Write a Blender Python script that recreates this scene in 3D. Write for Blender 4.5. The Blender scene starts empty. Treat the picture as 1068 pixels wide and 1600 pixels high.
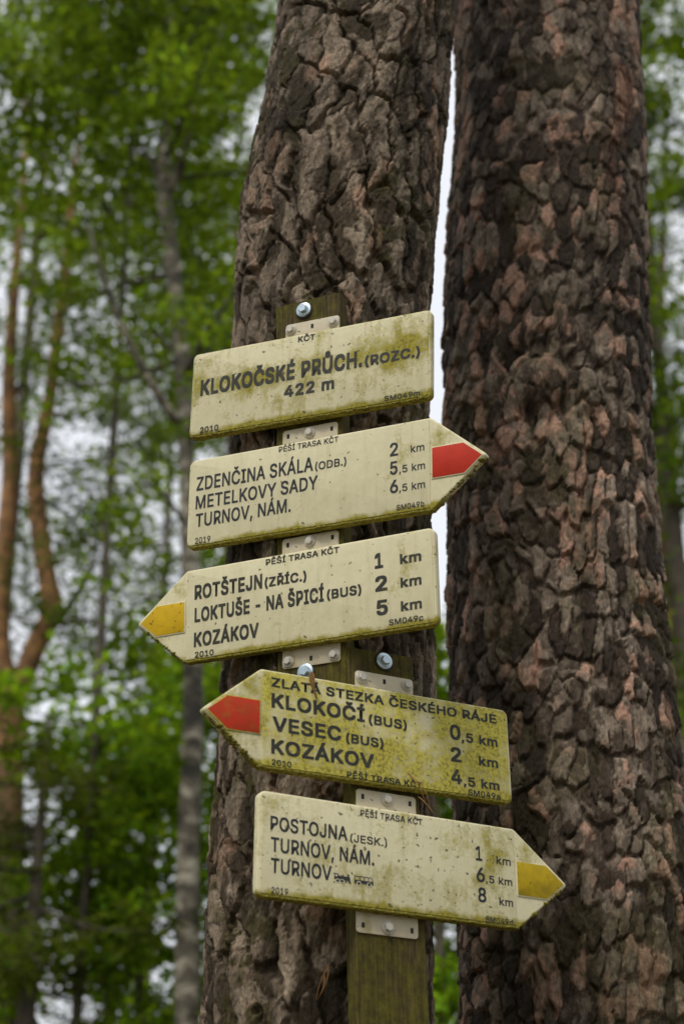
import bpy, math, random
import numpy as np
from mathutils import Vector, Matrix
from mathutils.geometry import tessellate_polygon

R = math.radians
sc = bpy.context.scene
col = sc.collection
random.seed(7)

# ------------------------------------------------------------------ camera
EYE = 1.6                       # eye height over the forest floor
PITCH = 0.41925                 # looking up at the signs
FPX = 2600.0                    # focal length in units of a 1600-high frame
cam_d = bpy.data.cameras.new('camera')
cam_d.sensor_fit = 'VERTICAL'
cam_d.sensor_height = 36.0
cam_d.sensor_width = 24.0
cam_d.lens = FPX / 1600.0 * 36.0
cam_d.clip_start = 0.05
cam_d.clip_end = 600.0
cam_d.dof.use_dof = True
cam_d.dof.focus_distance = 2.82
cam_d.dof.aperture_fstop = 3.2
cam = bpy.data.objects.new('camera', cam_d)
col.objects.link(cam)
cam.location = (0, 0, EYE)
cam.rotation_euler = (math.pi / 2 + PITCH, 0, 0)
sc.camera = cam

# ------------------------------------------------------------------ sky, sun, exposure
SUN_EL, SUN_AZ = R(54), R(-150)          # behind the photographer, a little to the left; azimuth from +Y towards +X
world = bpy.data.worlds.new('World')
sc.world = world
world.use_nodes = True
wn = world.node_tree
wn.nodes.clear()
w_out = wn.nodes.new('ShaderNodeOutputWorld')
w_bg = wn.nodes.new('ShaderNodeBackground')
w_sky = wn.nodes.new('ShaderNodeTexSky')
w_sky.sky_type = 'NISHITA'
w_sky.sun_disc = False
w_sky.sun_elevation = SUN_EL
w_sky.sun_rotation = SUN_AZ
w_sky.dust_density = 4.0
w_mix = wn.nodes.new('ShaderNodeMix')
w_mix.data_type = 'RGBA'
w_mix.inputs['Factor'].default_value = 0.88      # closed white cloud cover over the clear sky
w_mix.inputs['B'].default_value = (8.1, 8.3, 8.7, 1)
wn.links.new(w_sky.outputs['Color'], w_mix.inputs['A'])
wn.links.new(w_mix.outputs['Result'], w_bg.inputs['Color'])
w_bg.inputs['Strength'].default_value = 0.1
wn.links.new(w_bg.outputs['Background'], w_out.inputs['Surface'])

sun_d = bpy.data.lights.new('sun', 'SUN')
sun_d.energy = 1.5
sun_d.angle = R(13)
sun_d.color = (1.0, 0.96, 0.88)
sun = bpy.data.objects.new('sun', sun_d)
col.objects.link(sun)
sdir = Vector((math.sin(SUN_AZ) * math.cos(SUN_EL), math.cos(SUN_AZ) * math.cos(SUN_EL), math.sin(SUN_EL)))
sun.rotation_euler = sdir.to_track_quat('Z', 'Y').to_euler()
sun.location = sdir * 30

sc.view_settings.view_transform = 'Standard'
sc.view_settings.look = 'None'
sc.view_settings.exposure = 0.3
sc.view_settings.gamma = 1.0
sc.view_settings.use_curve_mapping = False
sc.render.engine = 'CYCLES'
sc.cycles.use_denoising = True
sc.cycles.adaptive_threshold = 0.02
sc.cycles.max_bounces = 3
sc.cycles.diffuse_bounces = 2
sc.cycles.glossy_bounces = 2
sc.cycles.transmission_bounces = 3
sc.cycles.transparent_max_bounces = 4

# ------------------------------------------------------------------ helpers
CP, SP = math.cos(PITCH), math.sin(PITCH)

def at(px, py, y):
    """The point on the line of sight through a place in the photograph, y metres ahead."""
    x, z = (px - 534.0) / FPX, (800.0 - py) / FPX
    d = (x, CP - z * SP, SP + z * CP)
    k = y / d[1]
    return Vector((d[0] * k, y, EYE + d[2] * k))

def tag(o, label=None, cat=None, group=None, kind=None):
    for k, v in (('label', label), ('category', cat), ('group', group), ('kind', kind)):
        if v:
            o[k] = v
    return o

def empty(name, loc=(0, 0, 0), mat=None):
    o = bpy.data.objects.new(name, None)
    o.empty_display_size = 0.05
    col.objects.link(o)
    if mat is not None:
        o.matrix_world = mat
    else:
        o.location = loc
    return o

def link(name, me, material, parent=None):
    o = bpy.data.objects.new(name, me)
    col.objects.link(o)
    if material is not None and len(me.materials) == 0:
        me.materials.append(material)
    if parent is not None:
        o.parent = parent
    return o

def np_mesh(name, verts, faces, colors=None, smooth=True, normals=None):
    """A mesh from numpy arrays; faces is (n,3) or (n,4)."""
    me = bpy.data.meshes.new(name)
    verts = np.asarray(verts, np.float32)
    faces = np.asarray(faces, np.int32)
    nf, k = faces.shape
    me.vertices.add(len(verts))
    me.vertices.foreach_set('co', verts.ravel())
    me.loops.add(nf * k)
    me.loops.foreach_set('vertex_index', faces.ravel())
    me.polygons.add(nf)
    me.polygons.foreach_set('loop_start', np.arange(0, nf * k, k, dtype=np.int32))
    if smooth:
        me.polygons.foreach_set('use_smooth', np.ones(nf, bool))
    me.update(calc_edges=True)
    if colors is not None:
        a = me.color_attributes.new('Col', 'FLOAT_COLOR', 'POINT')
        c = np.ones((len(verts), 4), np.float32)
        c[:, :3] = colors
        a.data.foreach_set('color', c.ravel())
    if normals is not None:
        me.normals_split_custom_set_from_vertices(normals.tolist())
    return me

class MB:
    """Collects faces of any size into one mesh."""
    def __init__(self):
        self.v, self.f = [], []
    def add(self, vs, fs):
        b = len(self.v)
        self.v += [tuple(v) for v in vs]
        self.f += [tuple(i + b for i in f) for f in fs]
        return self
    def rings(self, rings, cap0=True, cap1=True):
        n = len(rings[0])
        vs = [p for r in rings for p in r]
        fs = []
        for k in range(len(rings) - 1):
            for i in range(n):
                j = (i + 1) % n
                fs.append((k * n + i, k * n + j, (k + 1) * n + j, (k + 1) * n + i))
        if cap0:
            fs.append(tuple(reversed(range(n))))
        if cap1:
            fs.append(tuple((len(rings) - 1) * n + i for i in range(n)))
        return self.add(vs, fs)
    def build(self, name, material, parent=None, smooth=None):
        me = bpy.data.meshes.new(name)
        me.from_pydata(self.v, [], self.f)
        me.validate()
        import bmesh
        bm = bmesh.new()
        bm.from_mesh(me)
        bmesh.ops.recalc_face_normals(bm, faces=bm.faces)
        bm.to_mesh(me)
        bm.free()
        if smooth is not None:
            me.polygons.foreach_set('use_smooth', [True] * len(me.polygons))
            me.set_sharp_from_angle(angle=smooth)
        return link(name, me, material, parent)

# value noise on numpy arrays
def _hash(i, j, k, seed):
    h = (i.astype(np.uint32) * np.uint32(374761393) + j.astype(np.uint32) * np.uint32(668265263)
         + k.astype(np.uint32) * np.uint32(2147483647 & 0x5bd1e995) + np.uint32((seed * 362437 + 12345) & 0xffffffff))
    h = (h ^ (h >> np.uint32(13))) * np.uint32(1274126177)
    h = (h ^ (h >> np.uint32(16))) * np.uint32(2246822519)
    h = h ^ (h >> np.uint32(15))
    return h.astype(np.float64) / 4294967295.0

def vnoise(x, y, seed=0):
    xi, yi = np.floor(x), np.floor(y)
    fx, fy = x - xi, y - yi
    fx = fx * fx * fx * (fx * (fx * 6 - 15) + 10)
    fy = fy * fy * fy * (fy * (fy * 6 - 15) + 10)
    xi, yi = xi.astype(np.int64), yi.astype(np.int64)
    z = np.zeros_like(xi)
    a = _hash(xi, yi, z, seed); b = _hash(xi + 1, yi, z, seed)
    c = _hash(xi, yi + 1, z, seed); d = _hash(xi + 1, yi + 1, z, seed)
    return (a * (1 - fx) + b * fx) * (1 - fy) + (c * (1 - fx) + d * fx) * fy

def fbm(x, y, octv=4, seed=0, gain=0.5):
    s, amp, tot = 0.0, 1.0, 0.0
    for o in range(octv):
        s = s + amp * vnoise(x * 2 ** o + 17.3 * o, y * 2 ** o + 5.1 * o, seed + o)
        tot += amp
        amp *= gain
    return s / tot

def voronoi(u, v, seed, jit=0.85):
    """Cell coordinates u, v; returns F1, F2, a number per cell, and the offset from the cell's seed."""
    ui, vi = np.floor(u).astype(np.int64), np.floor(v).astype(np.int64)
    f1 = np.full(u.shape, 9.0); f2 = np.full(u.shape, 9.0)
    cid = np.zeros(u.shape, np.int64); du = np.zeros(u.shape); dv = np.zeros(u.shape)
    z = np.zeros_like(ui)
    for a in (-1, 0, 1):
        for b in (-1, 0, 1):
            ci, cj = ui + a, vi + b
            sx = ci + 0.5 + jit * (_hash(ci, cj, z, seed) - 0.5) + 0.5 * (cj & 1)  - 0.25
            sy = cj + 0.5 + jit * (_hash(ci, cj, z, seed + 99) - 0.5)
            d = np.hypot(u - sx, v - sy)
            near = d < f1
            f2 = np.where(near, f1, np.minimum(f2, d))
            f1 = np.where(near, d, f1)
            cid = np.where(near, (ci + 5000) * 20011 + (cj + 5000), cid)
            du = np.where(near, u - sx, du); dv = np.where(near, v - sy, dv)
    return f1, f2, cid, du, dv

def smooth(a, b, x):
    t = np.clip((x - a) / (b - a), 0, 1)
    return t * t * (3 - 2 * t)

def cell_rand(cid, seed):
    return _hash(cid, cid >> 7, np.zeros_like(cid), seed)

def mixc(a, b, t):
    return a * (1 - t[..., None]) + np.asarray(b) * t[..., None]

# ------------------------------------------------------------------ materials
def new_mat(name):
    m = bpy.data.materials.new(name)
    m.use_nodes = True
    nt = m.node_tree
    bs = nt.nodes['Principled BSDF']
    return m, nt, bs

def nd(nt, typ, **kw):
    n = nt.nodes.new(typ)
    for k, v in kw.items():
        if k.startswith('i_'):
            n.inputs[k[2:].replace('_', ' ')].default_value = v
        else:
            setattr(n, k, v)
    return n

def ramp(nt, fac, stops):
    r = nt.nodes.new('ShaderNodeValToRGB')
    el = r.color_ramp.elements
    while len(el) < len(stops):
        el.new(0.5)
    for e, (p, c) in zip(el, stops):
        e.position = p
        e.color = (c, c, c, 1) if isinstance(c, (int, float)) else (*c, 1)
    nt.links.new(fac, r.inputs['Fac'])
    return r.outputs['Color']

def noise(nt, vec, scale, detail=4, rough=0.55, out='Fac', dist=0.0):
    n = nt.nodes.new('ShaderNodeTexNoise')
    n.inputs['Scale'].default_value = scale
    n.inputs['Detail'].default_value = detail
    n.inputs['Roughness'].default_value = rough
    n.inputs['Distortion'].default_value = dist
    nt.links.new(vec, n.inputs['Vector'])
    return n.outputs[out]

def mix(nt, fac, a, b, blend='MIX'):
    m = nt.nodes.new('ShaderNodeMix')
    m.data_type = 'RGBA'
    m.blend_type = blend
    for sock, v in ((m.inputs['Factor'], fac), (m.inputs['A'], a), (m.inputs['B'], b)):
        if isinstance(v, bpy.types.NodeSocket):
            nt.links.new(v, sock)
        elif isinstance(v, (int, float)):
            sock.default_value = v
        else:
            sock.default_value = (*v, 1)
    return m.outputs['Result']

def math_n(nt, op, a, b=0.0, clamp=False):
    m = nt.nodes.new('ShaderNodeMath')
    m.operation = op
    m.use_clamp = clamp
    for i, v in enumerate((a, b)):
        if isinstance(v, bpy.types.NodeSocket):
            nt.links.new(v, m.inputs[i])
        else:
            m.inputs[i].default_value = v
    return m.outputs[0]

def bump(nt, bs, height, strength, dist):
    b = nt.nodes.new('ShaderNodeBump')
    b.inputs['Strength'].default_value = strength
    b.inputs['Distance'].default_value = dist
    nt.links.new(height, b.inputs['Height'])
    nt.links.new(b.outputs['Normal'], bs.inputs['Normal'])

def coords(nt, kind='Object'):
    return nt.nodes.new('ShaderNodeTexCoord').outputs[kind]

def mat_bark(name, fine):
    m, nt, bs = new_mat(name)
    c = nt.nodes.new('ShaderNodeVertexColor'); c.layer_name = 'Col'
    g = nt.nodes.new('ShaderNodeNewGeometry').outputs['Position']
    mp = nd(nt, 'ShaderNodeMapping'); nt.links.new(g, mp.inputs['Vector'])
    mp.inputs['Scale'].default_value = (1, 1, 0.45)
    n1 = noise(nt, mp.outputs['Vector'], fine, 6, 0.7)
    n2 = noise(nt, g, fine * 0.3, 5, 0.65)
    v = ramp(nt, n1, [(0.25, 0.45), (0.5, 0.92), (0.75, 1.7)])
    v2 = ramp(nt, n2, [(0.3, 0.78), (0.7, 1.2)])
    k = mix(nt, 1.0, c.outputs['Color'], v, 'MULTIPLY')
    k = mix(nt, 1.0, k, v2, 'MULTIPLY')
    nt.links.new(k, bs.inputs['Base Color'])
    bs.inputs['Roughness'].default_value = 0.88
    bs.inputs['Specular IOR Level'].default_value = 0.25
    bump(nt, bs, n1, 1.0, 0.006)
    return m

CREAM = (0.72, 0.66, 0.435)
ALGAE = (0.31, 0.265, 0.02)

def mat_sign(name, half_h, algae, speck, stain=0.0, base=CREAM, low_k=0.3, band=None, green=ALGAE):
    """Cream enamel with yellow-green algae that grows in blotches and along the lower edge, and dark specks."""
    m, nt, bs = new_mat(name)
    o = coords(nt)
    n_big = noise(nt, o, 9, 5, 0.62, dist=0.4)
    n_mid = noise(nt, o, 34, 6, 0.7)
    n_fine = noise(nt, o, 190, 3, 0.6)
    n_dot = noise(nt, o, 120, 2, 0.5)
    sep = nd(nt, 'ShaderNodeSeparateXYZ'); nt.links.new(o, sep.inputs[0])
    # low strip: 0 well above the lower edge, 1 at the edge
    low = nd(nt, 'ShaderNodeMapRange', interpolation_type='SMOOTHSTEP')
    low.inputs['From Min'].default_value = -half_h + 0.022
    low.inputs['From Max'].default_value = -half_h - 0.002
    nt.links.new(sep.outputs['Z'], low.inputs['Value'])
    a = math_n(nt, 'ADD', math_n(nt, 'MULTIPLY', n_big, 0.62), math_n(nt, 'MULTIPLY', n_mid, 0.38))
    a = math_n(nt, 'ADD', a, math_n(nt, 'MULTIPLY', math_n(nt, 'SUBTRACT', n_fine, 0.5), 0.22))
    a = math_n(nt, 'ADD', a, math_n(nt, 'MULTIPLY', low.outputs[0], low_k))
    if band:
        d = math_n(nt, 'DIVIDE', math_n(nt, 'SUBTRACT', sep.outputs['Z'], band[0]), band[1])
        g = math_n(nt, 'EXPONENT', math_n(nt, 'MULTIPLY', math_n(nt, 'MULTIPLY', d, d), -1.0))
        a = math_n(nt, 'ADD', a, math_n(nt, 'MULTIPLY', g, band[2]))
    st = nd(nt, 'ShaderNodeMapping'); nt.links.new(o, st.inputs['Vector'])
    st.inputs['Scale'].default_value = (1, 1, 0.12)
    run = noise(nt, st.outputs['Vector'], 75, 4, 0.6)                 # runs left by rain
    a = math_n(nt, 'ADD', a, math_n(nt, 'MULTIPLY', math_n(nt, 'SUBTRACT', run, 0.5), 0.12))
    a = math_n(nt, 'ADD', a, algae)
    am = ramp(nt, a, [(0.545, 0.0), (0.61, 0.4), (0.70, 0.95)])
    tone = ramp(nt, n_mid, [(0.3, (base[0] * 0.88, base[1] * 0.88, base[2] * 0.82)), (0.6, base), (0.8, (base[0] * 1.06, base[1] * 1.05, base[2] * 1.05))])
    al = ramp(nt, n_fine, [(0.3, (0.13, 0.11, 0.008)), (0.5, green), (0.72, (green[0] * 1.3, green[1] * 1.3, green[2] * 2.2))])
    k = mix(nt, am, tone, al)
    k = mix(nt, ramp(nt, run, [(0.52, 0.0), (0.75, 0.16)]), k, (0.3, 0.25, 0.11))
    d = ramp(nt, n_dot, [(0.70 - speck, 0.0), (0.745 - speck, 0.85)])
    k = mix(nt, d, k, (0.09, 0.075, 0.02))
    if stain:
        s = ramp(nt, noise(nt, o, 22, 3, 0.5), [(0.6, 0.0), (0.75, stain)])
        k = mix(nt, s, k, (0.38, 0.2, 0.05))
    nt.links.new(k, bs.inputs['Base Color'])
    bs.inputs['Specular IOR Level'].default_value = 0.3
    r = ramp(nt, am, [(0.0, 0.45), (1.0, 0.9)])
    nt.links.new(r, bs.inputs['Roughness'])
    bump(nt, bs, math_n(nt, 'ADD', math_n(nt, 'MULTIPLY', am, n_fine), math_n(nt, 'MULTIPLY', n_mid, 0.12)), 0.5, 0.0012)
    return m

def mat_paint(name, c1, c2, algae=0.0, speck=0.0):
    m, nt, bs = new_mat(name)
    o = coords(nt)
    n = noise(nt, o, 38, 5, 0.65)
    k = mix(nt, ramp(nt, n, [(0.35, 0.0), (0.7, 1.0)]), c1, c2)
    if algae:
        k = mix(nt, ramp(nt, noise(nt, o, 26, 6, 0.7), [(0.62 - algae, 0.0), (0.82 - algae, 0.75)]), k, (0.2, 0.16, 0.012))
    if speck:
        k = mix(nt, ramp(nt, noise(nt, o, 130, 2, 0.5), [(0.70 - speck, 0.0), (0.75 - speck, 0.8)]), k, (0.1, 0.07, 0.01))
    nt.links.new(k, bs.inputs['Base Color'])
    bs.inputs['Roughness'].default_value = 0.6
    bs.inputs['Specular IOR Level'].default_value = 0.2
    bump(nt, bs, n, 0.2, 0.0008)
    return m

def mat_ink(name, c, wear):
    m, nt, bs = new_mat(name)
    o = coords(nt)
    n = noise(nt, o, 70, 5, 0.7)
    k = mix(nt, ramp(nt, n, [(0.5, 0.0), (0.8, wear)]), c, (0.16, 0.15, 0.03))
    nt.links.new(k, bs.inputs['Base Color'])
    bs.inputs['Roughness'].default_value = 0.6
    return m

def mat_wood(name):
    m, nt, bs = new_mat(name)
    o = coords(nt)
    mp = nd(nt, 'ShaderNodeMapping'); nt.links.new(o, mp.inputs['Vector'])
    mp.inputs['Scale'].default_value = (1, 1, 0.045)
    grain = noise(nt, mp.outputs['Vector'], 240, 5, 0.65, dist=0.4)
    blot = noise(nt, o, 13, 5, 0.65)
    fine = noise(nt, o, 90, 5, 0.7)
    a = math_n(nt, 'ADD', math_n(nt, 'MULTIPLY', blot, 0.75), math_n(nt, 'MULTIPLY', fine, 0.25))
    wood = ramp(nt, grain, [(0.33, (0.018, 0.011, 0.006)), (0.5, (0.065, 0.042, 0.02)), (0.75, (0.12, 0.082, 0.04))])
    alg = ramp(nt, fine, [(0.3, (0.04, 0.034, 0.004)), (0.6, (0.1, 0.088, 0.009)), (0.8, (0.17, 0.15, 0.022))])
    k = mix(nt, ramp(nt, a, [(0.36, 0.2), (0.54, 0.92)]), wood, alg)
    k = mix(nt, 1.0, k, ramp(nt, grain, [(0.3, 0.55), (0.6, 1.15)]), 'MULTIPLY')
    nt.links.new(k, bs.inputs['Base Color'])
    bs.inputs['Roughness'].default_value = 0.85
    bs.inputs['Specular IOR Level'].default_value = 0.25
    bump(nt, bs, grain, 0.7, 0.002)
    return m

def mat_metal(name, c, rough, metallic=0.85):
    m, nt, bs = new_mat(name)
    o = coords(nt)
    n = noise(nt, o, 160, 4, 0.6)
    k = mix(nt, n, (c[0] * 0.7, c[1] * 0.7, c[2] * 0.68), c)
    nt.links.new(k, bs.inputs['Base Color'])
    nt.links.new(ramp(nt, n, [(0.3, rough - 0.1), (0.7, rough + 0.15)]), bs.inputs['Roughness'])
    bs.inputs['Metallic'].default_value = metallic
    return m

def mat_plain(name, c1, c2, scale, rough=0.8):
    m, nt, bs = new_mat(name)
    n = noise(nt, coords(nt), scale, 5, 0.65)
    nt.links.new(mix(nt, ramp(nt, n, [(0.3, 0.0), (0.7, 1.0)]), c1, c2), bs.inputs['Base Color'])
    bs.inputs['Roughness'].default_value = rough
    bump(nt, bs, n, 0.5, 0.003)
    return m

def mat_leaf(name, c, trans, rough=0.7):
    m, nt, bs = new_mat(name)
    v = nt.nodes.new('ShaderNodeVertexColor'); v.layer_name = 'Col'
    dcol = mix(nt, 1.0, v.outputs['Color'], c, 'MULTIPLY')
    nt.links.new(dcol, bs.inputs['Base Color'])
    bs.inputs['Roughness'].default_value = rough
    bs.inputs['Specular IOR Level'].default_value = 0.12
    tr = nt.nodes.new('ShaderNodeBsdfTranslucent')
    nt.links.new(mix(nt, 1.0, v.outputs['Color'], trans, 'MULTIPLY'), tr.inputs['Color'])
    ad = nt.nodes.new('ShaderNodeMixShader'); ad.inputs[0].default_value = 0.5
    nt.links.new(bs.outputs[0], ad.inputs[1]); nt.links.new(tr.outputs[0], ad.inputs[2])
    nt.links.new(ad.outputs[0], nt.nodes['Material Output'].inputs['Surface'])
    return m

def mat_birch(name):
    m, nt, bs = new_mat(name)
    o = coords(nt)
    mp = nd(nt, 'ShaderNodeMapping'); nt.links.new(o, mp.inputs['Vector'])
    mp.inputs['Scale'].default_value = (1, 1, 1.6)
    n = noise(nt, mp.outputs['Vector'], 4.6, 6, 0.72, dist=0.8)
    k = ramp(nt, n, [(0.42, (0.03, 0.025, 0.017)), (0.52, (0.11, 0.092, 0.062)), (0.62, (0.4, 0.36, 0.28))])
    nt.links.new(k, bs.inputs['Base Color'])
    bs.inputs['Roughness'].default_value = 0.75
    bump(nt, bs, n, 0.5, 0.01)
    return m

def mat_pine_upper(name):
    m, nt, bs = new_mat(name)
    o = coords(nt)
    n = noise(nt, o, 9, 5, 0.7)
    sep = nd(nt, 'ShaderNodeSeparateXYZ'); nt.links.new(nt.nodes.new('ShaderNodeNewGeometry').outputs['Position'], sep.inputs[0])
    mr = nd(nt, 'ShaderNodeMapRange'); mr.inputs['From Min'].default_value = 3.8; mr.inputs['From Max'].default_value = 5.0
    nt.links.new(sep.outputs['Z'], mr.inputs['Value'])
    lo = mix(nt, n, (0.04, 0.03, 0.02), (0.15, 0.105, 0.07))
    hi = mix(nt, ramp(nt, n, [(0.35, 0.0), (0.65, 1.0)]), (0.09, 0.045, 0.02), (0.42, 0.21, 0.075))
    nt.links.new(mix(nt, mr.outputs[0], lo, hi), bs.inputs['Base Color'])
    bs.inputs['Roughness'].default_value = 0.8
    bump(nt, bs, n, 0.6, 0.02)
    return m

M = {}
M['bark_near'] = mat_bark('pine_bark_plated', 210)
M['bark_far'] = mat_bark('pine_bark_scaly', 150)
M['sign1'] = mat_sign('enamel_title_sign', 0.083, 0.04, 0.03, band=(0.014, 0.024, 0.15))
M['sign2'] = mat_sign('enamel_clean_sign', 0.0825, -0.04, 0.0)
M['sign3'] = mat_sign('enamel_yellow_tip_sign', 0.0825, -0.03, 0.005)
M['sign4'] = mat_sign('enamel_mossy_sign', 0.0825, 0.17, 0.015, 0.25, green=(0.47, 0.41, 0.05))
M['sign5'] = mat_sign('enamel_speckled_sign', 0.0825, 0.045, 0.05)
M['rim'] = mat_sign('enamel_rim_grimy', 0.0825, 0.03, 0.02, low_k=0.36)
M['rim_old'] = mat_sign('enamel_rim_mossy', 0.0825, 0.10, 0.02, low_k=0.4)
M['tab'] = mat_sign('painted_bracket', 0.2, -0.05, 0.02, base=(0.6, 0.53, 0.39))
M['ink_new'] = mat_ink('lettering_ink_new', (0.012, 0.013, 0.017), 0.15)
M['ink_old'] = mat_ink('lettering_ink_old', (0.016, 0.016, 0.010), 0.5)
M['red'] = mat_paint('red_enamel', (0.54, 0.034, 0.013), (0.46, 0.027, 0.011))
M['red_old'] = mat_paint('red_enamel_algae', (0.55, 0.032, 0.012), (0.38, 0.045, 0.010), 0.12)
M['yellow'] = mat_paint('yellow_enamel', (0.62, 0.4, 0.008), (0.52, 0.33, 0.008), 0.0, 0.05)
M['yellow_old'] = mat_paint('yellow_enamel_algae', (0.5, 0.34, 0.008), (0.36, 0.26, 0.008), 0.15, 0.03)
M['wood'] = mat_wood('algae_green_wood')
M['zinc'] = mat_metal('zinc_bolt', (0.62, 0.74, 0.82), 0.35)
M['bolt'] = mat_metal('dull_bolt', (0.62, 0.58, 0.5), 0.5, 0.45)
M['rubber'] = mat_plain('dark_rubber', (0.02, 0.016, 0.014), (0.05, 0.04, 0.036), 60)
M['slot_dark'] = mat_plain('slot_shade', (0.012, 0.01, 0.008), (0.02, 0.016, 0.012), 60)  # near-black colour stands for the shade in the bracket slots
M['moss'] = mat_plain('moss', (0.09, 0.075, 0.008), (0.3, 0.26, 0.03), 180, 0.95)
M['needle'] = mat_plain('dry_needle', (0.42, 0.2, 0.06), (0.55, 0.3, 0.1), 100)
M['scale'] = mat_plain('dry_bud_scale', (0.16, 0.08, 0.02), (0.34, 0.18, 0.05), 200)
M['birch'] = mat_birch('birch_bark')
M['pine'] = mat_pine_upper('orange_pine_bark')
M['brown'] = mat_plain('grey_brown_bark', (0.05, 0.04, 0.03), (0.14, 0.11, 0.08), 14)
M['twig'] = mat_plain('twig_bark', (0.035, 0.028, 0.02), (0.08, 0.06, 0.045), 30)
M['leaf'] = mat_leaf('birch_leaf', (0.075, 0.125, 0.008), (0.22, 0.32, 0.012))
M['leaf_bright'] = mat_leaf('young_leaf', (0.095, 0.175, 0.010), (0.31, 0.47, 0.012))
M['leaf_dark'] = mat_leaf('dark_leaf', (0.06, 0.095, 0.010), (0.15, 0.22, 0.012))
M['needles'] = mat_leaf('pine_needles', (0.075, 0.1, 0.018), (0.12, 0.16, 0.02))
M['spruce'] = mat_leaf('spruce_needles', (0.075, 0.09, 0.012), (0.12, 0.15, 0.012))
M['ground'] = mat_plain('forest_floor', (0.045, 0.03, 0.015), (0.11, 0.085, 0.035), 5, 0.95)

# ------------------------------------------------------------------ ground
n = 90
gx = np.sign(np.linspace(-1, 1, n)) * np.abs(np.linspace(-1, 1, n)) ** 2.6 * 300
X, Y = np.meshgrid(gx, gx)
Z = (fbm(X * 0.15 + 40, Y * 0.15 + 40, 4, 3) - 0.5) * 0.35 - 0.05
idx = np.arange(n * n).reshape(n, n)
q = np.stack([idx[:-1, :-1], idx[:-1, 1:], idx[1:, 1:], idx[1:, :-1]], -1).reshape(-1, 4)
tag(link('ground', np_mesh('ground', np.stack([X, Y, Z], -1).reshape(-1, 3), q), M['ground']), 'brown forest floor of needles and litter under the trees', None, None, 'structure')

# ------------------------------------------------------------------ frames of the two boards
def frame(c, yaw, tilt, roll=0.0):
    U = Vector((math.cos(yaw), math.sin(yaw), 0))
    W = Vector((-math.sin(tilt) * math.sin(yaw), math.sin(tilt) * math.cos(yaw), math.cos(tilt)))
    U2 = U * math.cos(roll) + W * math.sin(roll)
    W2 = W * math.cos(roll) - U * math.sin(roll)
    N = W2.cross(U2)
    m = Matrix((U2, N, W2)).transposed().to_4x4()
    m.translation = c
    return m

KA, KB = 1.013, 0.987      # the upper signs hang a little farther back than the lower ones
FA = frame(Vector((-0.06 * KA, 2.5461 * KA, 1.18 * KA + EYE)), -0.4364, -0.0429)
FB = frame(Vector((0.077 * KB, 2.6137 * KB, 0.66 * KB + EYE)), 0.4588, 0.0554)
DEPTH = 0.014          # sign tray depth
B_FRONT = 0.0165       # board front behind the sign faces
B_BACK = 0.047
BOARDS = [(FA, -0.066, 0.062, -0.395, 0.372), (FB, -0.060, 0.062, -2.25, 0.258)]   # frame, left, right, bottom, top

# ------------------------------------------------------------------ the two near pines
def trunk_surface(edge_l, edge_r, y_of_v, ref_r, rows, front_step, bark, seed, clamp=False):
    """Rings round a trunk whose sides were read off the photograph; returns a grid of points and colours."""
    vs = np.arange(-420, 2300, 20.0)
    L = np.interp(vs, *zip(*edge_l)); Rr = np.interp(vs, *zip(*edge_r))
    zc, xc, rr, yy = [], [], [], []
    for v, l, r in zip(vs, L, Rr):
        y = y_of_v(v)
        a, b = at(l, v, y), at(r, v, y)
        zc.append(a.z); xc.append((a.x + b.x) / 2); rr.append((b.x - a.x) / 2); yy.append(y)
    o = np.argsort(zc)
    zc, xc, rr, yy = (np.array(t)[o] for t in (zc, xc, rr, yy))
    z = np.array(rows)
    cx, cy, rad = np.interp(z, zc, xc), np.interp(z, zc, yy), np.interp(z, zc, rr)
    # above the picture the trunk goes on straight and tapers; below it flares to the roots
    top = z > zc[-1]
    sl = (xc[-1] - xc[-12]) / (zc[-1] - zc[-12])
    cx = np.where(top, xc[-1] + np.clip(sl, -0.08, 0.08) * (z - zc[-1]), cx)
    rad = np.where(top, rr[-1] * np.clip(1 - (z - zc[-1]) / 16.0, 0.15, 1), rad)
    rad = rad + 0.16 * np.exp(-np.clip(z + 0.1, 0, None) / 0.28)
    nf = int(2 * 1.8 * ref_r / front_step)
    th = np.concatenate([np.linspace(-math.pi, -1.8, 22)[:-1], np.linspace(-1.8, 1.8, nf), np.linspace(1.8, math.pi, 22)[1:]])
    T, Zg = np.meshgrid(th, z)
    s = T * ref_r
    h, c, cid = bark(s, Zg, seed)
    fade = smooth(0, 0.35, math.pi - np.abs(T))
    h = h * fade
    rg = rad[:, None] + h
    P = np.stack([cx[:, None] + rg * np.sin(T), cy[:, None] - rg * np.cos(T), Zg], -1)
    if clamp:                        # the boards are screwed tight: bark is pressed behind them
        for F, l, r, b, t in BOARDS:
            Fi = np.array(F.inverted()); Fm = np.array(F)
            q = P @ Fi[:3, :3].T + Fi[:3, 3]
            inn = (q[..., 0] > l - 0.004) & (q[..., 0] < r + 0.004) & (q[..., 2] > b - 0.004) & (q[..., 2] < t + 0.004) & (q[..., 1] < B_BACK + 0.002)
            q[..., 1] = np.where(inn, B_BACK + 0.002, q[..., 1])
            P = q @ Fm[:3, :3].T + Fm[:3, 3]
    return P, c, cid

def grid_normals(P):
    du = np.gradient(P, axis=1); dv = np.gradient(P, axis=0)
    N = np.cross(du, dv)
    return N / np.maximum(np.linalg.norm(N, axis=-1, keepdims=True), 1e-9)

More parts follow.
